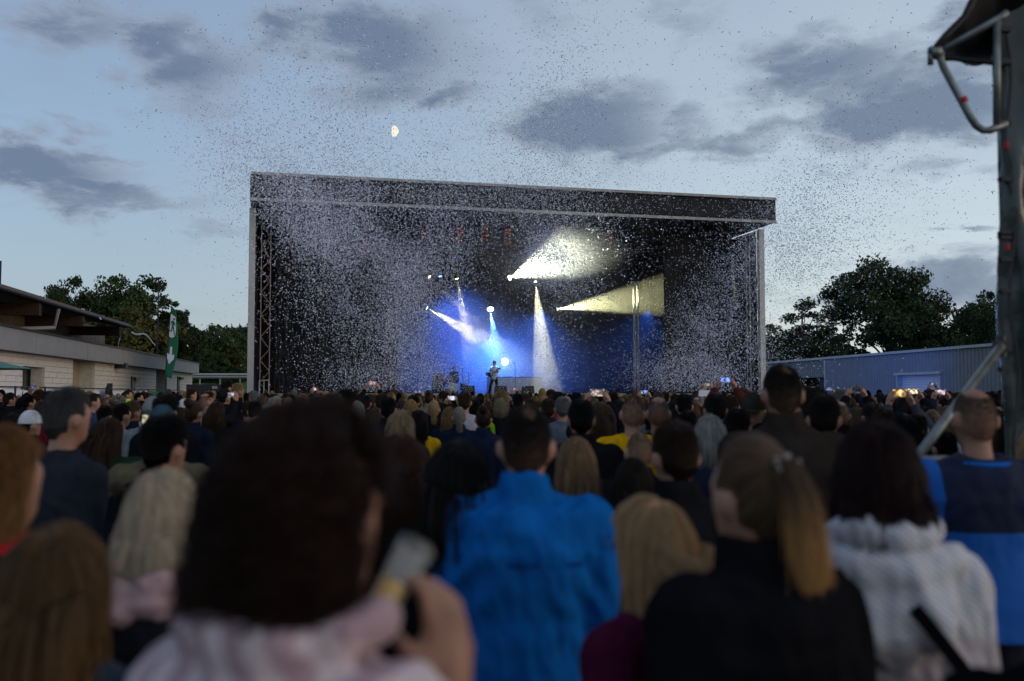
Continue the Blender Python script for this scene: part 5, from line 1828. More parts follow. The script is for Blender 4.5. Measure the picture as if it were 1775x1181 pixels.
# the rest of the near rows
NEAR = dict(hn=4500, hr=.0012)
person(1171, 726, 3.4, 'short-haired brown-black man in black, between the blonde girl and the ponytail', 'm', 'down', 'short', (.022, .013, .008), tc=BLK, rz=.25, gseed=13, broad=1.05, **NEAR)
person(792, 752, 3.1, 'black long-haired woman just left of the bright blue jacket', 'f', 'down', 'loose', BLH, hl=.34, tc=BLK, gseed=14, vol=1.3, **NEAR)
person(694, 742, 3.4, 'brown long-haired woman behind the curly head, right of it', 'f', 'down', 'loose', (.03, .012, .008), hl=.36, tc=(.016, .014, .014), gseed=15, **NEAR)
person(998, 750, 4.4, 'dark blonde woman with shoulder-length hair right behind the blue jacket', 'f', 'down', 'loose', (.16, .10, .055), hl=.21, tc=BLK, gseed=14, **NEAR)
person(1097, 786, 4.2, 'dark-haired child left of the short-haired man in black', 'f', 'down', 'loose', DBR, hl=.16, tc=BLK, gseed=15, **NEAR)
person(1108, 748, 5.2, 'cropped fair-haired boy above the blonde girl', 'm', 'down', 'buzz', (.12, .08, .05), tc=BLK, gseed=13, hn=4000, hr=.0014)
person(1428, 682, 5.3, 'man with thick black-brown hair behind the tallest man, right', 'm', 'down', 'short', (.010, .008, .007), tc=(.024, .019, .016), rz=-.35, gseed=8, **NEAR)
person(1411, 667, 6.3, 'brown-haired man between the tallest man and the thick-haired man', 'm', 'down', 'messy', (.03, .02, .014), tc=(.02, .018, .016), rz=-.3, gseed=9, **NEAR)
person(1900, 900, 1.42, 'person in black cut by the lower right corner', 'm', 'down', 'short', DBR, tc=(.004, .004, .005), gseed=13, broad=1.25, H=1.60)
person(1796, 735, 4.6, 'fair-haired woman cut by the right edge beside the scaffold', 'f', 'down', 'loose', BLD, hl=.2, tc=NAV, gseed=14)

# ================================================================== the middle rows, each as seen
GM = 'people in the middle rows'
MID = dict(hn=2600, hr=.0017, group=GM)
CAST = [
    # px, top, distance, sex, pose, hair, hair colour, length, garment, colour, turn, extra, label
    (1007, 690, 6.1, 'm', 'down', 'short', BLH, 0, 'jacket', BLK, 0, {}, 'black-haired man in black right of the blue jacket man’s head'),
    (1042, 692, 8.6, 'f', 'phone', 'loose', (.05, .03, .018), .52, 'jacket', BLK, 0, {'ph': ((1.0, .8, .75), 1.1)}, 'very long-haired brown woman holding a phone, right of the black-haired man'),
    (1096, 687, 6.8, 'm', 'down', 'buzz', (.045, .032, .024), 0, 'hoodie', (.62, .33, .008), 0, {}, 'cropped man in a yellow hoodie'),
    (1141, 687, 7.0, 'm', 'down', 'bald_crown', (.05, .045, .042), 0, 'hoodie', BLK, -.1, {'broad': 1.1}, 'balding man in black right of the yellow hoodie'),
    (1230, 712, 5.7, 'f', 'down', 'loose', (.22, .21, .20), .17, 'jacket', (.02, .025, .05), -.1, {}, 'silver bob-haired woman in dark blue left of the tallest man'),
    (1278, 705, 6.2, 'm', 'down', 'short', BLH, 0, 'jacket', BLK, -.3, {}, 'black-haired man right of the silver bob'),
    (1240, 680, 7.4, 'm', 'down', 'short', (.012, .010, .009), 0, 'jacket', BLK, -.1, {}, 'dark-haired man standing behind the silver bob'),
    (1306, 678, 7.2, 'm', 'down', 'short', BRN, 0, 'jacket', BLK, 0, {'hat': 'cap', 'hatc': (.028, .030, .022), 'rz': 2.6}, 'person in a dark camouflage cap worn backwards, left of the tallest man'),
    (975, 687, 10.5, 'm', 'down', 'short', (.12, .12, .12), 0, 'shirt', (.10, .12, .16), 0, {}, 'grey-haired man in a grey-blue shirt'),
    (695, 705, 7.6, 'f', 'down', 'loose', (.22, .15, .085), .46, 'jacket', (.03, .03, .026), 0, {}, 'woman with the longest straight blonde hair'),
    (726, 707, 9.5, 'f', 'down', 'loose', BLH, .22, 'jacket', (.55, .30, .01), 0, {}, 'black-haired woman in a mustard yellow jacket'),
    (752, 694, 13, 'f', 'down', 'half_tie', BLD, .28, 'jacket', BLK, 0, {}, 'blonde woman with tied-back long hair'),
    (779, 702, 12, 'f', 'down', 'loose', DBL, .24, 'jacket', NAV, 0, {}, 'dark blonde bob-haired woman in navy'),
    (796, 705, 11, 'f', 'down', 'ponytail', (.17, .15, .125), .26, 'jacket', NAV, 0, {'tie': (.75, .03, .06)}, 'ash blonde woman with a ponytail in a pink band'),
    (805, 678, 12, 'm', 'down', 'short', (.045, .025, .015), 0, 'shirt', (.30, .30, .36), 0, {}, 'brown-haired man in a pale patterned shirt'),
    (838, 705, 9.4, 'f', 'down', 'bun', (.025, .014, .010), 0, 'jacket', (.012, .018, .04), 0, {}, 'dark brown-haired woman with a low bun in dotted navy'),
    (822, 692, 12.5, 'm', 'down', 'short', BLH, 0, 'hoodie', (.12, .28, .01), 0, {}, 'black-haired man with a neon green hood'),
    (781, 699, 13.5, 'm', 'phone', 'short', DBR, 0, 'jacket', BLK, 0, {'ph': ((.8, .85, 1.0), 1.3)}, 'man in black holding a bright phone before the drum kit'),
    (617, 692, 11, 'f', 'down', 'curly', (.28, .26, .23), .13, 'jacket', (.30, .11, .02), 0, {'vol': 1.2}, 'silver curly-haired woman in an orange jacket'),
    (650, 703, 11, 'f', 'down', 'loose', (.05, .032, .02), .3, 'jacket', BLK, 0, {}, 'brown long-haired woman right of the orange jacket'),
    (577, 677, 9, 'm', 'down', 'quiff', (.07, .045, .028), 0, 'jacket', (.02, .015, .014), -.2, {}, 'man with brushed-up fair hair above the curly head'),
    (599, 672, 10, 'm', 'down', 'messy', BLH, 0, 'jacket', BLK, 0, {}, 'tall black-haired man right behind the brushed-up hair'),
    (662, 681, 12, 'm', 'down', 'short', BRN, 0, 'shirt', (.025, .012, .016), 0, {}, 'brown-haired man in a plum shirt'),
    (673, 687, 10, 'm', 'down', 'short', BLH, 0, 'jacket', BLK, 0, {}, 'black-haired man right of the plum shirt'),
    (712, 690, 14, 'f', 'down', 'curly', BLD, .15, 'jacket', (.03, .03, .035), 0, {}, 'curly blonde woman left of the tied-back blonde'),
    (868, 688, 14, 'f', 'down', 'curly', (.20, .16, .11), .14, 'jacket', BLK, 0, {}, 'curly ash blonde woman below the guitarist'),
    (898, 681, 14, 'm', 'down', 'short', BLH, 0, 'jacket', BLK, 0, {}, 'black-haired man below the microphone stand'),
    (950, 690, 11, 'm', 'down', 'short', (.03, .02, .014), 0, 'jacket', (.015, .015, .018), 0, {}, 'brown-haired man left of the grey-haired man'),
    (968, 678, 13, 'm', 'down', 'short', (.02, .012, .009), 0, 'shirt', (.20, .02, .04), 0, {}, 'dark-haired man in a red top under the long pale beam'),
    (999, 679, 15, 'm', 'down', 'short', BLH, 0, 'jacket', BLK, 0, {}, 'black-haired man just right of the long pale beam'),
    (1062, 678, 13, 'm', 'down', 'short', DBR, 0, 'jacket', BLK, 0, {}, 'dark-haired man above the yellow hoodie, left'),
    (1073, 690, 9.5, 'f', 'down', 'loose', BLH, .2, 'jacket', BLK, 0, {}, 'black-haired woman left of the yellow hoodie'),
    (1186, 681, 10, 'm', 'down', 'short', BLH, 0, 'jacket', BLK, 0, {}, 'black-haired man between the balding man and the paper sign'),
    (1200, 694, 11, 'f', 'down', 'loose', LBR, .14, 'jacket', BLK, 0, {}, 'light brown-haired woman below the paper sign'),
    (1192, 710, 8.2, 'm', 'down', 'short', BLH, 0, 'jacket', BLK, 0, {}, 'low black-haired head left of the silver bob'),
    (1268, 684, 11, 'f', 'phone_high', 'short', BRN, 0, 'jacket', (.08, .02, .02), 0, {'ph': ((.25, .4, 1.0), 1.6), 'case': (.25, .02, .03)}, 'brown-haired person holding a red phone high near the right truss'),
    (1290, 672, 16, 'm', 'down', 'short', LBR, 0, 'jacket', BLK, 0, {}, 'light brown-haired man at the foot of the right truss tower'),
    (1456, 695, 8.2, 'm', 'down', 'bald_crown', (.03, .025, .02), 0, 'jacket', BLK, .1, {}, 'balding man right of the thick-haired man'),
    (1485, 702, 9, 'f', 'down', 'loose', (.07, .045, .028), .18, 'jacket', NAV, 0, {}, 'light brown-haired woman under the phone by the hall'),
    (1511, 697, 8.4, 'm', 'down', 'short', (.025, .02, .018), 0, 'jacket', BLK, 0, {}, 'dark-haired man behind the dark red hair, under the hall wall'),
    (1500, 700, 10.5, 'm', 'phone_high', 'short', BLH, 0, 'jacket', BLK, 0, {'ph': ((.2, .3, .5), .3)}, 'man holding a camera up left of the roller door'),
    (1532, 702, 7.3, 'f', 'down', 'loose', (.03, .012, .010), .2, 'jacket', BLK, 0, {}, 'red-brown bob-haired woman behind the dark red hair'),
    (1566, 711, 6.6, 'f', 'down', 'loose', BLH, .4, 'jacket', (.012, .03, .06), 0, {}, 'long black-haired woman in blue left of the raking brace'),
    (1590, 716, 7.8, 'm', 'phone_high', 'short', DBR, 0, 'shirt', (.05, .06, .08), .1, {'ph': ((1.0, .62, .25), 1.8)}, 'man in denim blue holding the brightest orange phone below the roller door'),
    (1601, 703, 11, 'm', 'phone_high', 'short', BLH, 0, 'jacket', BLK, 0, {'ph': ((1.0, .85, .6), 1.6)}, 'man in black holding a yellow-lit phone before the roller door'),
    (1615, 710, 8.6, 'f', 'down', 'ponytail', (.09, .06, .035), .22, 'jacket', (.12, .16, .25), -.3, {}, 'light brown ponytail woman in pale denim left of the raking brace'),
    (1642, 700, 9, 'f', 'down', 'loose', DBL, .25, 'jacket', BLK, 0, {}, 'dark blonde woman right of the raking brace’s middle'),
    (1636, 745, 6.2, 'm', 'down', 'short', BLH, 0, 'hoodie', (.006, .006, .007), 0, {}, 'person in a black hoodie beside the raking brace'),
    (1733, 706, 6.6, 'f', 'phone_one', 'loose', (.05, .03, .02), .2, 'jacket', (.07, .11, .19), 0, {'ph': ((.4, .6, 1.0), 1.2)}, 'brown-haired woman in denim with a raised phone left of the tarpaulin'),
    (1545, 692, 12, 'm', 'down', 'short', DBR, 0, 'jacket', BLK, 0, {}, 'dark-haired man under the left jamb of the roller door'),
    (1574, 690, 13, 'm', 'phone', 'short', BRN, 0, 'jacket', BLK, 0, {'ph': ((.8, .8, .8), .8)}, 'man with a dim phone under the roller door'),
    (1655, 690, 12, 'm', 'phone', 'short', BRN, 0, 'jacket', NAV, 0, {'ph': ((1, .8, .9), 1.5)}, 'man in navy holding a pink-lit phone right of the roller door'),
    # left flank
    (52, 709, 8.3, 'm', 'down', 'short', DBR, 0, 'jacket', (.05, .025, .02), -.6, {'hat': 'cap', 'hatc': (.52, .52, .55)}, 'person in a white cap left of the grey-haired man'),
    (15, 680, 16, 'm', 'phone', 'short', (.02, .017, .015), 0, 'jacket', BLK, -.6, {'ph': ((.15, .3, 1.0), .8)}, 'man in black photographing at the left edge before the fence'),
    (50, 684, 15, 'm', 'down', 'short', BLH, 0, 'jacket', BLK, -.7, {}, 'black-haired man behind the white cap'),
    (71, 694, 13, 'f', 'down', 'short', (.06, .04, .025), 0, 'jacket', (.10, .01, .02), -.3, {}, 'fair short-haired woman in dark red right of the white cap'),
    (20, 712, 9.5, 'f', 'down', 'loose', DBR, .2, 'jacket', (.02, .012, .012), -.3, {}, 'dark brown-haired woman left of the white cap'),
    (186, 717, 6.6, 'f', 'phone_one', 'loose', (.03, .016, .010), .50, 'jacket', (.012, .028, .018), -.25, {'ph': ((1.0, .9, .6), 1.4)}, 'long brown-haired woman in a dark green jacket filming at left'),
    (160, 681, 14, 'm', 'down', 'short', (.05, .03, .018), 0, 'hoodie', (.03, .05, .10), -.9, {}, 'brown-haired man in blue right of the grey-haired man'),
    (182, 702, 10.5, 'm', 'down', 'short', BLH, 0, 'jacket', BLK, -.3, {}, 'black-haired man above the long brown hair at left'),
    (186, 685, 17, 'm', 'down', 'bald_crown', (.04, .03, .022), 0, 'jacket', NAV, -1.0, {}, 'balding man in profile below the beige recess'),
    (203, 694, 13, 'f', 'down', 'bun', (.07, .055, .045), 0, 'jacket', (.10, .02, .03), -.4, {}, 'grey-brown woman with a bun at left'),
    (210, 698, 9.6, 'm', 'down', 'short', DBR, 0, 'hoodie', (.20, .195, .20), -.5, {}, 'dark-haired man in a light grey hoodie'),
    (228, 693, 9.9, 'm', 'down', 'short', (.10, .06, .032), 0, 'jacket', (.010, .014, .026), -.4, {}, 'light brown-haired man in navy right of the grey hoodie'),
    (221, 675, 24, 'm', 'down', 'short', (.07, .035, .02), 0, 'jacket', (.45, .75, .02), -1.3, {}, 'man in a neon yellow vest by the fence'),
    (240, 680, 23, 'm', 'down', 'short', BLH, 0, 'shirt', (.25, .25, .28), -1.2, {}, 'black-haired man in profile right of the neon vest'),
    (264, 687, 9.0, 'm', 'down', 'short', BRN, 0, 'hoodie', (.17, .18, .20), -.3, {'hat': 'beanie', 'hatc': (.17, .18, .185)}, 'person in a grey beanie left of the teal beanie'),
    (287, 680, 7.4, 'm', 'down', 'messy', (.016, .011, .009), 0, 'jacket', BLK, -.2, {'vol': 1.4}, 'dark thick-haired man above the teal beanie'),
    (335, 694, 9.5, 'f', 'down', 'bun', (.035, .02, .012), 0, 'jacket', (.010, .014, .028), -.2, {}, 'brown-haired woman with a high bun in navy'),
    (320, 690, 13, 'm', 'down', 'short', DBR, 0, 'jacket', (.16, .02, .03), -1.1, {'hat': 'cap', 'hatc': (.5, .5, .53), 'brimc': (.03, .32, .28)}, 'person in a white cap with teal brim'),
    (331, 673, 20, 'm', 'down', 'short', (.05, .025, .016), 0, 'jacket', (.15, .25, .03), -.9, {}, 'brown-haired boy behind the teal-brimmed cap'),
    (355, 682, 13, 'm', 'phone_one', 'bald_crown', DBR, 0, 'jacket', BLK, -.5, {'ph': ((.8, .85, 1), .9)}, 'balding man with a small phone right of the teal brim'),
    (363, 701, 12, 'f', 'down', 'loose', (.22, .20, .17), .16, 'jacket', (.08, .07, .06), -.2, {}, 'ash grey-haired woman right of the high bun'),
    (393, 658, 17, 'm', 'down', 'short', (.02, .013, .010), 0, 'jacket', (.03, .03, .035), -.7, {}, 'tall brown-haired man sticking out left of the stage column'),
    (388, 672, 14.5, 'm', 'down', 'short', DBR, 0, 'jacket', BLK, -.5, {'hat': 'cap', 'hatc': (.012, .012, .014)}, 'man in a black cap before the tall brown-haired man'),
    (411, 664, 16.5, 'm', 'down', 'short', (.25, .17, .09), 0, 'jacket', BLK, -.7, {}, 'fair-haired man beside the left stage column'),
    (310, 703, 11, 'f', 'down', 'loose', BRN, .25, 'jacket', BLK, -.3, {}, 'brown-haired woman between the teal beanie and the high bun'),
    (243, 692, 13, 'f', 'down', 'loose', BLH, .15, 'jacket', (.3, .32, .33), -.4, {}, 'black-haired woman in a pale top left of the grey beanie'),
    (375, 693, 10.5, 'f', 'down', 'loose', BRN, .22, 'jacket', BLK, -.2, {}, 'brown-haired woman below the black cap'),
]
seedc = 0
PHL = {}
for (px, top, d, sex, pose, hs, hc, hl, gs, gc, turn, ex, lab) in CAST:
    seedc += 1
    kw = dict(MID)
    for k_ in ('hat', 'hatc', 'brimc', 'broad', 'vol'):
        if k_ in ex: kw[k_] = ex[k_]
    lab = lab.replace('’', "'")
    o = person(px, top, d, lab, sex, pose, hs, hc, hl=hl or .3, style=gs, tc=gc, rz=ex.get('rz', turn), gseed=seedc % 4, skin=seedc % 3, hseed=seedc % 5, **kw)
    if 'ph' in ex:
        c_, e_ = ex['ph']
        phone(o, 'phone of the ' + lab, pose, c_, e_ * .45, seedc)
    if 'tie' in ex:
        q = MB(); q.path([(.018 * math.cos(k * .5236), -.100 + .0, 1.665 + .018 * math.sin(k * .5236)) for k in range(13)], .008, 6)
        link('hair_band', q.mesh('hair_band'), o, None, cloth(ex['tie']))
    if ex.get('hat') == 'cap':
        kids = [c for c in o.children]
        cap_ = [c for c in kids if c.name.startswith('cap')][0]; br_ = [c for c in kids if c.name.startswith('brim')][0]
        br_.parent = cap_
# a white paper sign among the heads
p = P(1222, 682, 14)
t = thing('paper_sign', p, 'small blank white paper sign held up left of the red phone', 'sign')
q = MB(); q.box((0, 0, 0), (.17, .006, .085)); link('sheet', q.mesh('sheet'), t, None, M_paper)
q = MB(); q.tube((0, .01, -.4), (0, .01, .02), .012, 8); link('stick', q.mesh('stick'), t, None, M_wood)

# ================================================================== the rest of the crowd
named = [(p_.x / p_.y * FPX + CX, p_.y, s_) for p_, s_ in PEOPLE]
LM = [(130, 'before the white building'), (260, 'below the wall flood lamp'), (345, 'below the green exit flag'), (432, 'left of the stage'), (520, 'below the left truss tower'),
      (610, 'below the left wing drape'), (700, 'below the left confetti cloud'), (780, 'left of the drum kit'), (840, 'below the drum kit'), (900, 'below the guitarist'), (960, 'left of the long pale beam'),
      (1030, 'right of the long pale beam'), (1100, 'left of the yellow-lit truss'), (1170, 'right of the yellow-lit truss'), (1240, 'below the right wing drape'), (1330, 'below the right truss tower'),
      (1430, 'below the dark hall end'), (1560, 'below the corrugated wall'), (1635, 'below the roller door'), (1900, 'right of the roller door')]
HAIRC = [('black', BLH), ('dark brown', DBR), ('brown', BRN), ('light brown', LBR), ('dark blonde', DBL), ('blonde', BLD), ('grey', (.13, .125, .12)), ('silver', SIL), ('auburn', (.06, .02, .01))]
HW = [5, 5, 5, 3, 3, 2, 2, 1, 1]
TOPC = [('black', BLK), ('navy', NAV), ('dark grey', (.03, .03, .033)), ('olive', (.04, .04, .02)), ('maroon', (.06, .01, .015)), ('grey', (.12, .12, .125)), ('dark green', (.012, .03, .018)), ('blue', (.015, .06, .17)),
        ('beige', (.18, .15, .11)), ('white', (.42, .42, .45)), ('red', (.25, .02, .02))]
TW = [9, 6, 5, 2, 2, 2, 2, 2, 1, 1, 1]
SHAPES = [('m', 'short', 0, 'short-haired'), ('m', 'messy', 0, 'tousled'), ('f', 'loose', .2, 'bob-haired'), ('f', 'loose', .38, 'long-haired'), ('f', 'ponytail', .26, 'ponytailed'), ('f', 'bun', 0, 'bun-wearing'), ('m', 'bald_crown', 0, 'balding')]
SWt = [7, 2, 3, 3, 2, 1, 2]
rr = random.Random(42)
cand = []
Yr = 5.6
while Yr < 23:
    half = Yr * .56 + .5
    x = -half + rr.random() * .6
    while x < half:
        cand.append((x + rr.uniform(-.12, .12), Yr + rr.uniform(-.2, .2)))
        x += (.66 if Yr > 9 else .78) * rr.uniform(.9, 1.25)
    Yr += .82 if Yr < 12 else 1.25
taken = [(p_.x, p_.y) for p_, s_ in PEOPLE]
used = {}
count = 0
fence_lim = lambda x, y: (B.p(0, fb_, 0) + B.u * ((Vector((x, y, 0)) - B.p(0, fb_, 0)).dot(B.u)))
for (x, y) in cand:
    if any((x - a) ** 2 + (y - b) ** 2 < .42 ** 2 for a, b in taken): continue
    px = x / y * FPX + CX
    if px < -40 or px > 1800: continue
    if (Vector((x, y, 0)) - B.p(0, fb_, 0)).dot(B.n) > -.5: continue
    if y < 7.6 and x > 1.7 and y < 7.4 and px > 1560: continue           # scaffold corner
    Hh = rr.gauss(1.675, .065) if y > 9 else rr.uniform(1.50, 1.62)
    Hh = min(1.80, max(1.5, Hh))
    topy = HORIZON - (Hh - CAM.z) / y * FPX
    hw = .12 / y * FPX
    hide = False
    for (npx, nd, ns) in named:
        if nd > y and abs(npx - px) < .17 / y * FPX + .09 / nd * FPX:
            ntop = HORIZON - (1.77 * ns - CAM.z) / nd * FPX
            if topy < ntop + .24 / nd * FPX: hide = True; break
    if hide: continue
    if count >= 190: break
    hn_, hc_ = rr.choices(HAIRC, HW)[0]; tn, tc_ = rr.choices(TOPC, TW)[0]
    sx, hs, hl, adj = rr.choices(SHAPES, SWt)[0]
    where = [w for lim, w in LM if px < lim][0]
    row = 'far' if y > 16 else ('further back' if y > 11 else 'nearer')
    who = {'short-haired': 'short %s hair' % hn_, 'tousled': 'tousled %s hair' % hn_, 'bob-haired': '%s bob' % hn_, 'long-haired': 'long %s hair' % hn_, 'ponytailed': '%s ponytail' % hn_, 'bun-wearing': '%s bun' % hn_, 'balding': 'bald crown'}[adj]
    lab = '%s person with %s, %s top, %s' % ({'far': 'far', 'further back': 'middle-row', 'nearer': 'near'}[row], who, tn, where)
    ph = rr.random() < .09 and y > 9.5 and px > 430
    pose = rr.choice(['phone', 'phone_high']) if ph else 'down'
    o = person(px, 0, y, lab, sx, pose, hs, hc_, hl=hl or .3, style=rr.choice(['jacket', 'jacket', 'hoodie', 'shirt']), tc=tc_, rz=rr.gauss(-.0004 * (px - 890) * -1, .25) + (rr.choice((-1, 1)) * rr.uniform(.5, 1.5) if rr.random() < .14 else 0), H=Hh, hn=1500 if y > 11 else 2600, hr=.0024 if y > 11 else .0017,
               gseed=count % 3, skin=count % 3, hseed=count % 4, loc=Vector((x, y, 0)), group='people in the rows further back')
    if ph:
        used.setdefault('P' + lab, []).append((px, phone(o, 'phone of ' + lab, pose, rr.choice([(.7, .8, 1), (1, .85, .7), (.3, .45, 1), (1, .7, .8)]), rr.uniform(.25, .7), 100 + count)))
    used.setdefault(lab, []).append((px, o))
    taken.append((x, y)); named.append((px, y, Hh / 1.77)); count += 1
for lab, lst in used.items():
    if len(lst) > 1:
        for i, (px, o) in enumerate(sorted(lst, key=lambda e: e[0])):
            o['label'] = o['label'] + ', ' + ('left one', 'right one', 'rightmost one')[min(i, 2)]

# --- those packed before the stage read as one mass: one object
q = MB()
mi = []
rr = random.Random(5)
pal_t = [BLK, NAV, (.03, .03, .033), (.06, .01, .015), (.12, .12, .125), (.015, .06, .17), (.02, .02, .02)]
pal_h = [BLH, DBR, BRN, LBR, DBL, BLD, (.13, .125, .12)]
mats_ = [cloth(c) for c in pal_t] + [cloth(tuple(x * .8 for x in c)) for c in pal_h] + [skin_mat(0)]
def addm(fn, m):
    k0 = len(q.f); fn(); mi.extend([m] * (len(q.f) - k0))
Yr = 23.5
while Yr < 44:
    half = Yr * .55
    x = -half
    while x < half:
        yy_ = Yr + rr.uniform(-.3, .3)
        ok = (Vector((x, yy_, 0)) - B.p(0, fb_, 0)).dot(B.n) < -.6 and (Vector((x, yy_, 0)) - S.o).dot(S.n) < -1.2 and (Vector((x, yy_, 0)) - H.o).dot(H.n) < -1
        ok = ok and not (X_at(345, 38) < x < X_at(375, 38) and 37 < yy_ < 39)
        if ok:
            Hh = min(1.86, rr.gauss(1.70, .075)); s_ = Hh / 1.77
            o_ = (x, yy_, 0)
            tm, hm = rr.randrange(7), 7 + rr.randrange(7)
            L_ = lambda a, b, c: (x + a * s_, yy_ + b * s_, c * s_)
            addm(lambda: q.loft([(x, yy_, z_ * s_, a_ * s_, b_ * s_) for z_, a_, b_ in ((.0, .10, .09), (.5, .13, .10), (.9, .19, .14), (1.2, .20, .14), (1.36, .215, .13), (1.43, .14, .10), (1.49, .065, .065))], 10), tm)
            for sg in (-1, 1):
                addm(lambda: q.path([L_(sg * .2, 0, 1.38), L_(sg * .26, -.02, 1.1), L_(sg * .25, .06, .85)], [.065 * s_, .055 * s_, .045 * s_], 6), tm)
            addm(lambda: q.tube(L_(0, 0, 1.45), L_(0, .01, 1.58), .055 * s_, 8), 14)
            addm(lambda: q.ell(L_(0, .012, 1.632), (.077 * s_, .098 * s_, .119 * s_), 10, 8), 14)
            addm(lambda: q.ell(L_(0, -.012, 1.655), (.088 * s_, .100 * s_, .115 * s_), 12, 8), hm)
            if rr.random() < .4:
                addm(lambda: q.ell(L_(0, -.05, 1.53), (.085 * s_, .06 * s_, .14 * s_), 10, 8), hm)
        x += .68 * rr.uniform(.85, 1.3)
    Yr += 1.7
me = q.mesh('crowd', smooth=True)
for m_ in mats_: me.materials.append(m_)
me.polygons.foreach_set('material_index', mi)
o = bpy.data.objects.new('crowd', me); COL.objects.link(o)
tag(o, 'packed far crowd directly before the stage', 'crowd', kind='stuff')

# ================================================================== on the stage
gp = S.px(857, HORIZON, 4.5); gp.z = ZD
gu = person(857, 0, gp.y, 'guitarist in a white shirt and torn black trousers on stage', 'm', 'guitar', 'quiff', BLH, style='shirt', tc=(.55, .55, .6), legsc=(.012, .012, .014), H=1.80, loc=gp, rz=math.pi - .5, hn=1500, hr=.002, gseed=1)
gt = thing('electric_guitar', gp, 'dark electric guitar played by the man on stage', 'guitar', rz=math.pi - .5)
q = MB(); q.loft([(0, 0, -.02, .12, .17), (0, 0, .02, .12, .17)], 20); q.loft([(.0, .13, -.018, .10, .13), (0, .13, .018, .10, .13)], 18)
body_g = q.mesh('body')
o = link('body', body_g, gt, (.14, .24, 1.03), mat('guitar_lacquer', (.02, .02, .025), .25, spec=.5)); o.rotation_euler = (math.pi / 2, R(75), 0)
q = MB(); q.tube((.05, .26, 1.05), (-.42, .30, 1.32), .022, 8); link('neck', q.mesh('neck'), gt, None, M_wood)
q = MB(); q.box((-.47, .305, 1.35), (.14, .03, .07)); link('headstock', q.mesh('headstock'), gt, None, M_blackp)
q = MB(); q.path([(.14, .22, 1.1), (.12, .14, 1.40), (.0, -.02, 1.5), (-.1, -.14, 1.35), (.1, -.16, 1.1), (.24, .05, 1.0)], .015, 6); link('strap', q.mesh('strap'), gt, None, M_blackp)
mp_ = S.px(893, HORIZON, 4.2); mp_.z = ZD
t = thing('microphone_stand', mp_, 'thin microphone stand right of the guitarist', 'microphone stand')
q = MB(); q.tube((0, 0, 0), (0, 0, .03), .14, 16); link('base', q.mesh('base'), t, None, M_blackp)
q = MB(); q.tube((0, 0, .03), (0, 0, 1.62), .016, 8); link('pole', q.mesh('pole'), t, None, M_blackp)
q = MB(); q.tube((0, 0, 1.62), (-.08, .0, 1.72), .02, 8); q.ell((-.1, 0, 1.745), (.035, .035, .035), 10, 8); link('microphone', q.mesh('microphone'), t, None, M_blackp)
for px, lab in ((868, 'black monitor wedge at the guitarist’s feet'), (812, 'black monitor wedge between drum kit and guitarist'), (915, 'black monitor wedge right of the microphone stand')):
    p = S.px(px, HORIZON, 2.4); p.z = ZD
    t = thing('monitor_wedge', p, lab.replace('’', "'"), 'speaker', 'monitor wedges along the stage edge', rz=math.atan2(S.u.y, S.u.x))
    q = MB(); q.slab([(-.3, -.25, 0), (-.3, .25, 0), (-.3, .12, .4), (-.3, -.1, .42)], (.6, 0, 0)); link('cabinet', q.mesh('cabinet'), t, None, M_blackp)
    q = MB(); q.slab([(-.26, .25, .03), (-.26, .14, .37), (.26, .14, .37), (.26, .25, .03)], (0, .012, .004)); link('grille', q.mesh('grille'), t, None, M_dark)
# riser with pale front behind the guitarist
rp = S.px(900, HORIZON, 7.0)
t = thing('stage_riser', (rp.x, rp.y, ZD), 'pale riser panel glowing blue behind the guitarist', 'riser', rz=math.atan2(S.u.y, S.u.x))
q = MB(); q.hexa([(-1.7, -.6, 0), (1.2, -.6, 0), (1.2, .9, 0), (-1.7, .9, 0), (-1.7, -.45, .92), (1.2, -.45, .92), (1.2, .9, .92), (-1.7, .9, .92)]); link('platform', q.mesh('platform'), t, None, mat('pale_riser', (.25, .28, .34), .6))
q = MB(); q.box((-.25, .22, .94), (2.95, 1.4, .04)); link('tread', q.mesh('tread'), t, None, M_deck)
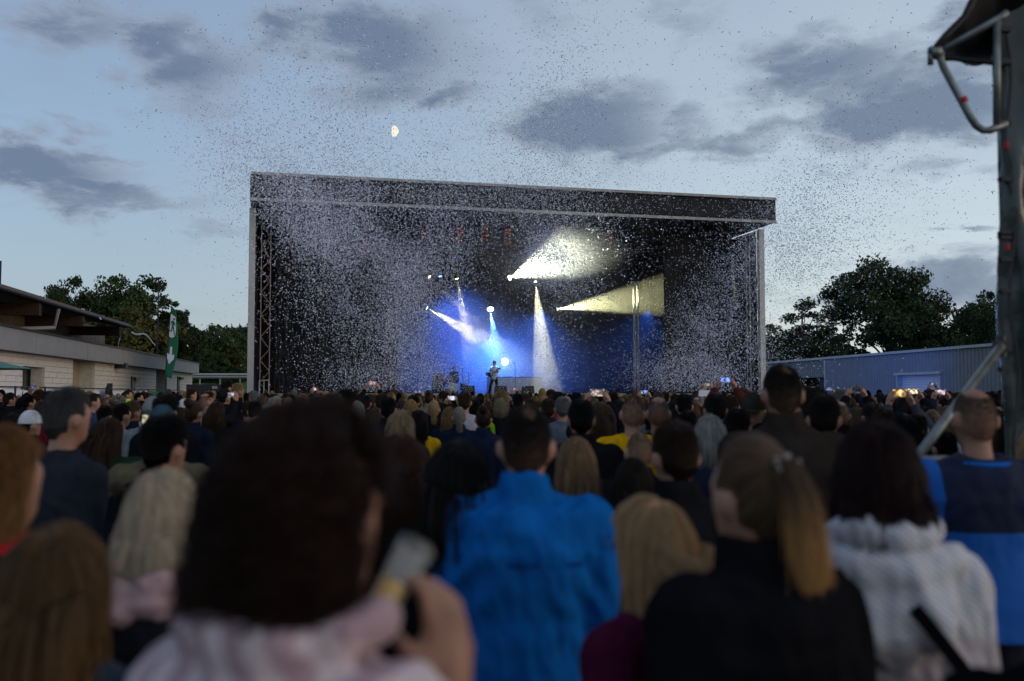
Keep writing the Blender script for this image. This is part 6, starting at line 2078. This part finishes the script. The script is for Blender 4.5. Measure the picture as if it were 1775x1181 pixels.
# drum kit with drummer
dp = S.px(786, HORIZON, 6.0)
dk = thing('drum_kit', (dp.x, dp.y, ZD), 'dark drum kit with cymbals at the left of the lit stage', 'drum kit')
M_drum = mat('drum_shell', (.05, .05, .12), .3, spec=.5); M_skin = mat('drum_skin', (.45, .45, .5), .5); M_cym = mat('cymbal_bronze', (.4, .3, .12), .3, .8)
def drum(nm, c, ax, r, h):
    c = Vector(c); ax = Vector(ax).normalized()
    q = MB(); q.tube(c - ax * h / 2, c + ax * h / 2, r, 20); o = link(nm, q.mesh(nm), dk, None, M_drum)
    q = MB(); q.tube(c + ax * (h / 2 + .001), c + ax * (h / 2 + .012), r * .96, 20); link('drum_head', q.mesh('drum_head'), o, None, M_skin)
drum('bass_drum', (0, -.5, .32), (0, -1, 0), .30, .4)
drum('rack_tom', (-.2, -.35, .82), (0, .3, 1), .16, .2); drum('rack_tom', (.2, -.35, .82), (0, .3, 1), .16, .2)
drum('floor_tom', (.55, 0, .4), (0, 0, 1), .2, .4); drum('snare_drum', (-.35, .05, .62), (0, .1, 1), .18, .14)
for x_, z_ in ((-.75, 1.15), (-.45, 1.45), (.5, 1.45), (.85, 1.2)):
    q = MB(); q.tube((x_, -.3, 0), (x_, -.3, z_), .014, 6); o = link('cymbal_stand', q.mesh('cymbal_stand'), dk, None, M_blackp)
    q = MB(); q.loft([(x_, -.3, z_, .22, .22), (x_, -.3, z_ + .012, .16, .16), (x_, -.3, z_ + .03, .03, .03)], 20); link('cymbal', q.mesh('cymbal', smooth=True), dk, None, M_cym)
person(786, 0, dp.y, 'drummer in dark clothes seated behind the drum kit', 'm', 'drum', 'messy', BLH, style='shirt', tc=(.02, .02, .03), H=1.66, loc=Vector((dp.x, dp.y + .55, ZD - .12)), rz=math.pi, hn=1500, hr=.002)
t = thing('drum_stool', (dp.x, dp.y + .5, ZD), 'round drum stool under the drummer', 'stool')
q = MB(); q.tube((0, 0, .55), (0, 0, .63), .17, 16); link('seat', q.mesh('seat'), t, None, M_blackp)
for k in range(3):
    q = MB(); q.tube((0, 0, .5), (.25 * math.cos(k * 2.1), .25 * math.sin(k * 2.1), 0), .014, 6); link('leg', q.mesh('leg'), t, None, M_blackp)
# amplifier stack at stage left of the drummer
ap = S.px(760, HORIZON, 6.5)
t = thing('amplifier', (ap.x, ap.y, ZD), 'black guitar amplifier left of the drum kit', 'amplifier', rz=math.atan2(S.u.y, S.u.x))
q = MB(); q.box((0, 0, .45), (.7, .4, .8)); link('cabinet', q.mesh('cabinet'), t, None, M_blackp)
q = MB(); q.box((0, 0, 1.0), (.66, .36, .26)); link('head', q.mesh('head'), t, None, M_blackp)
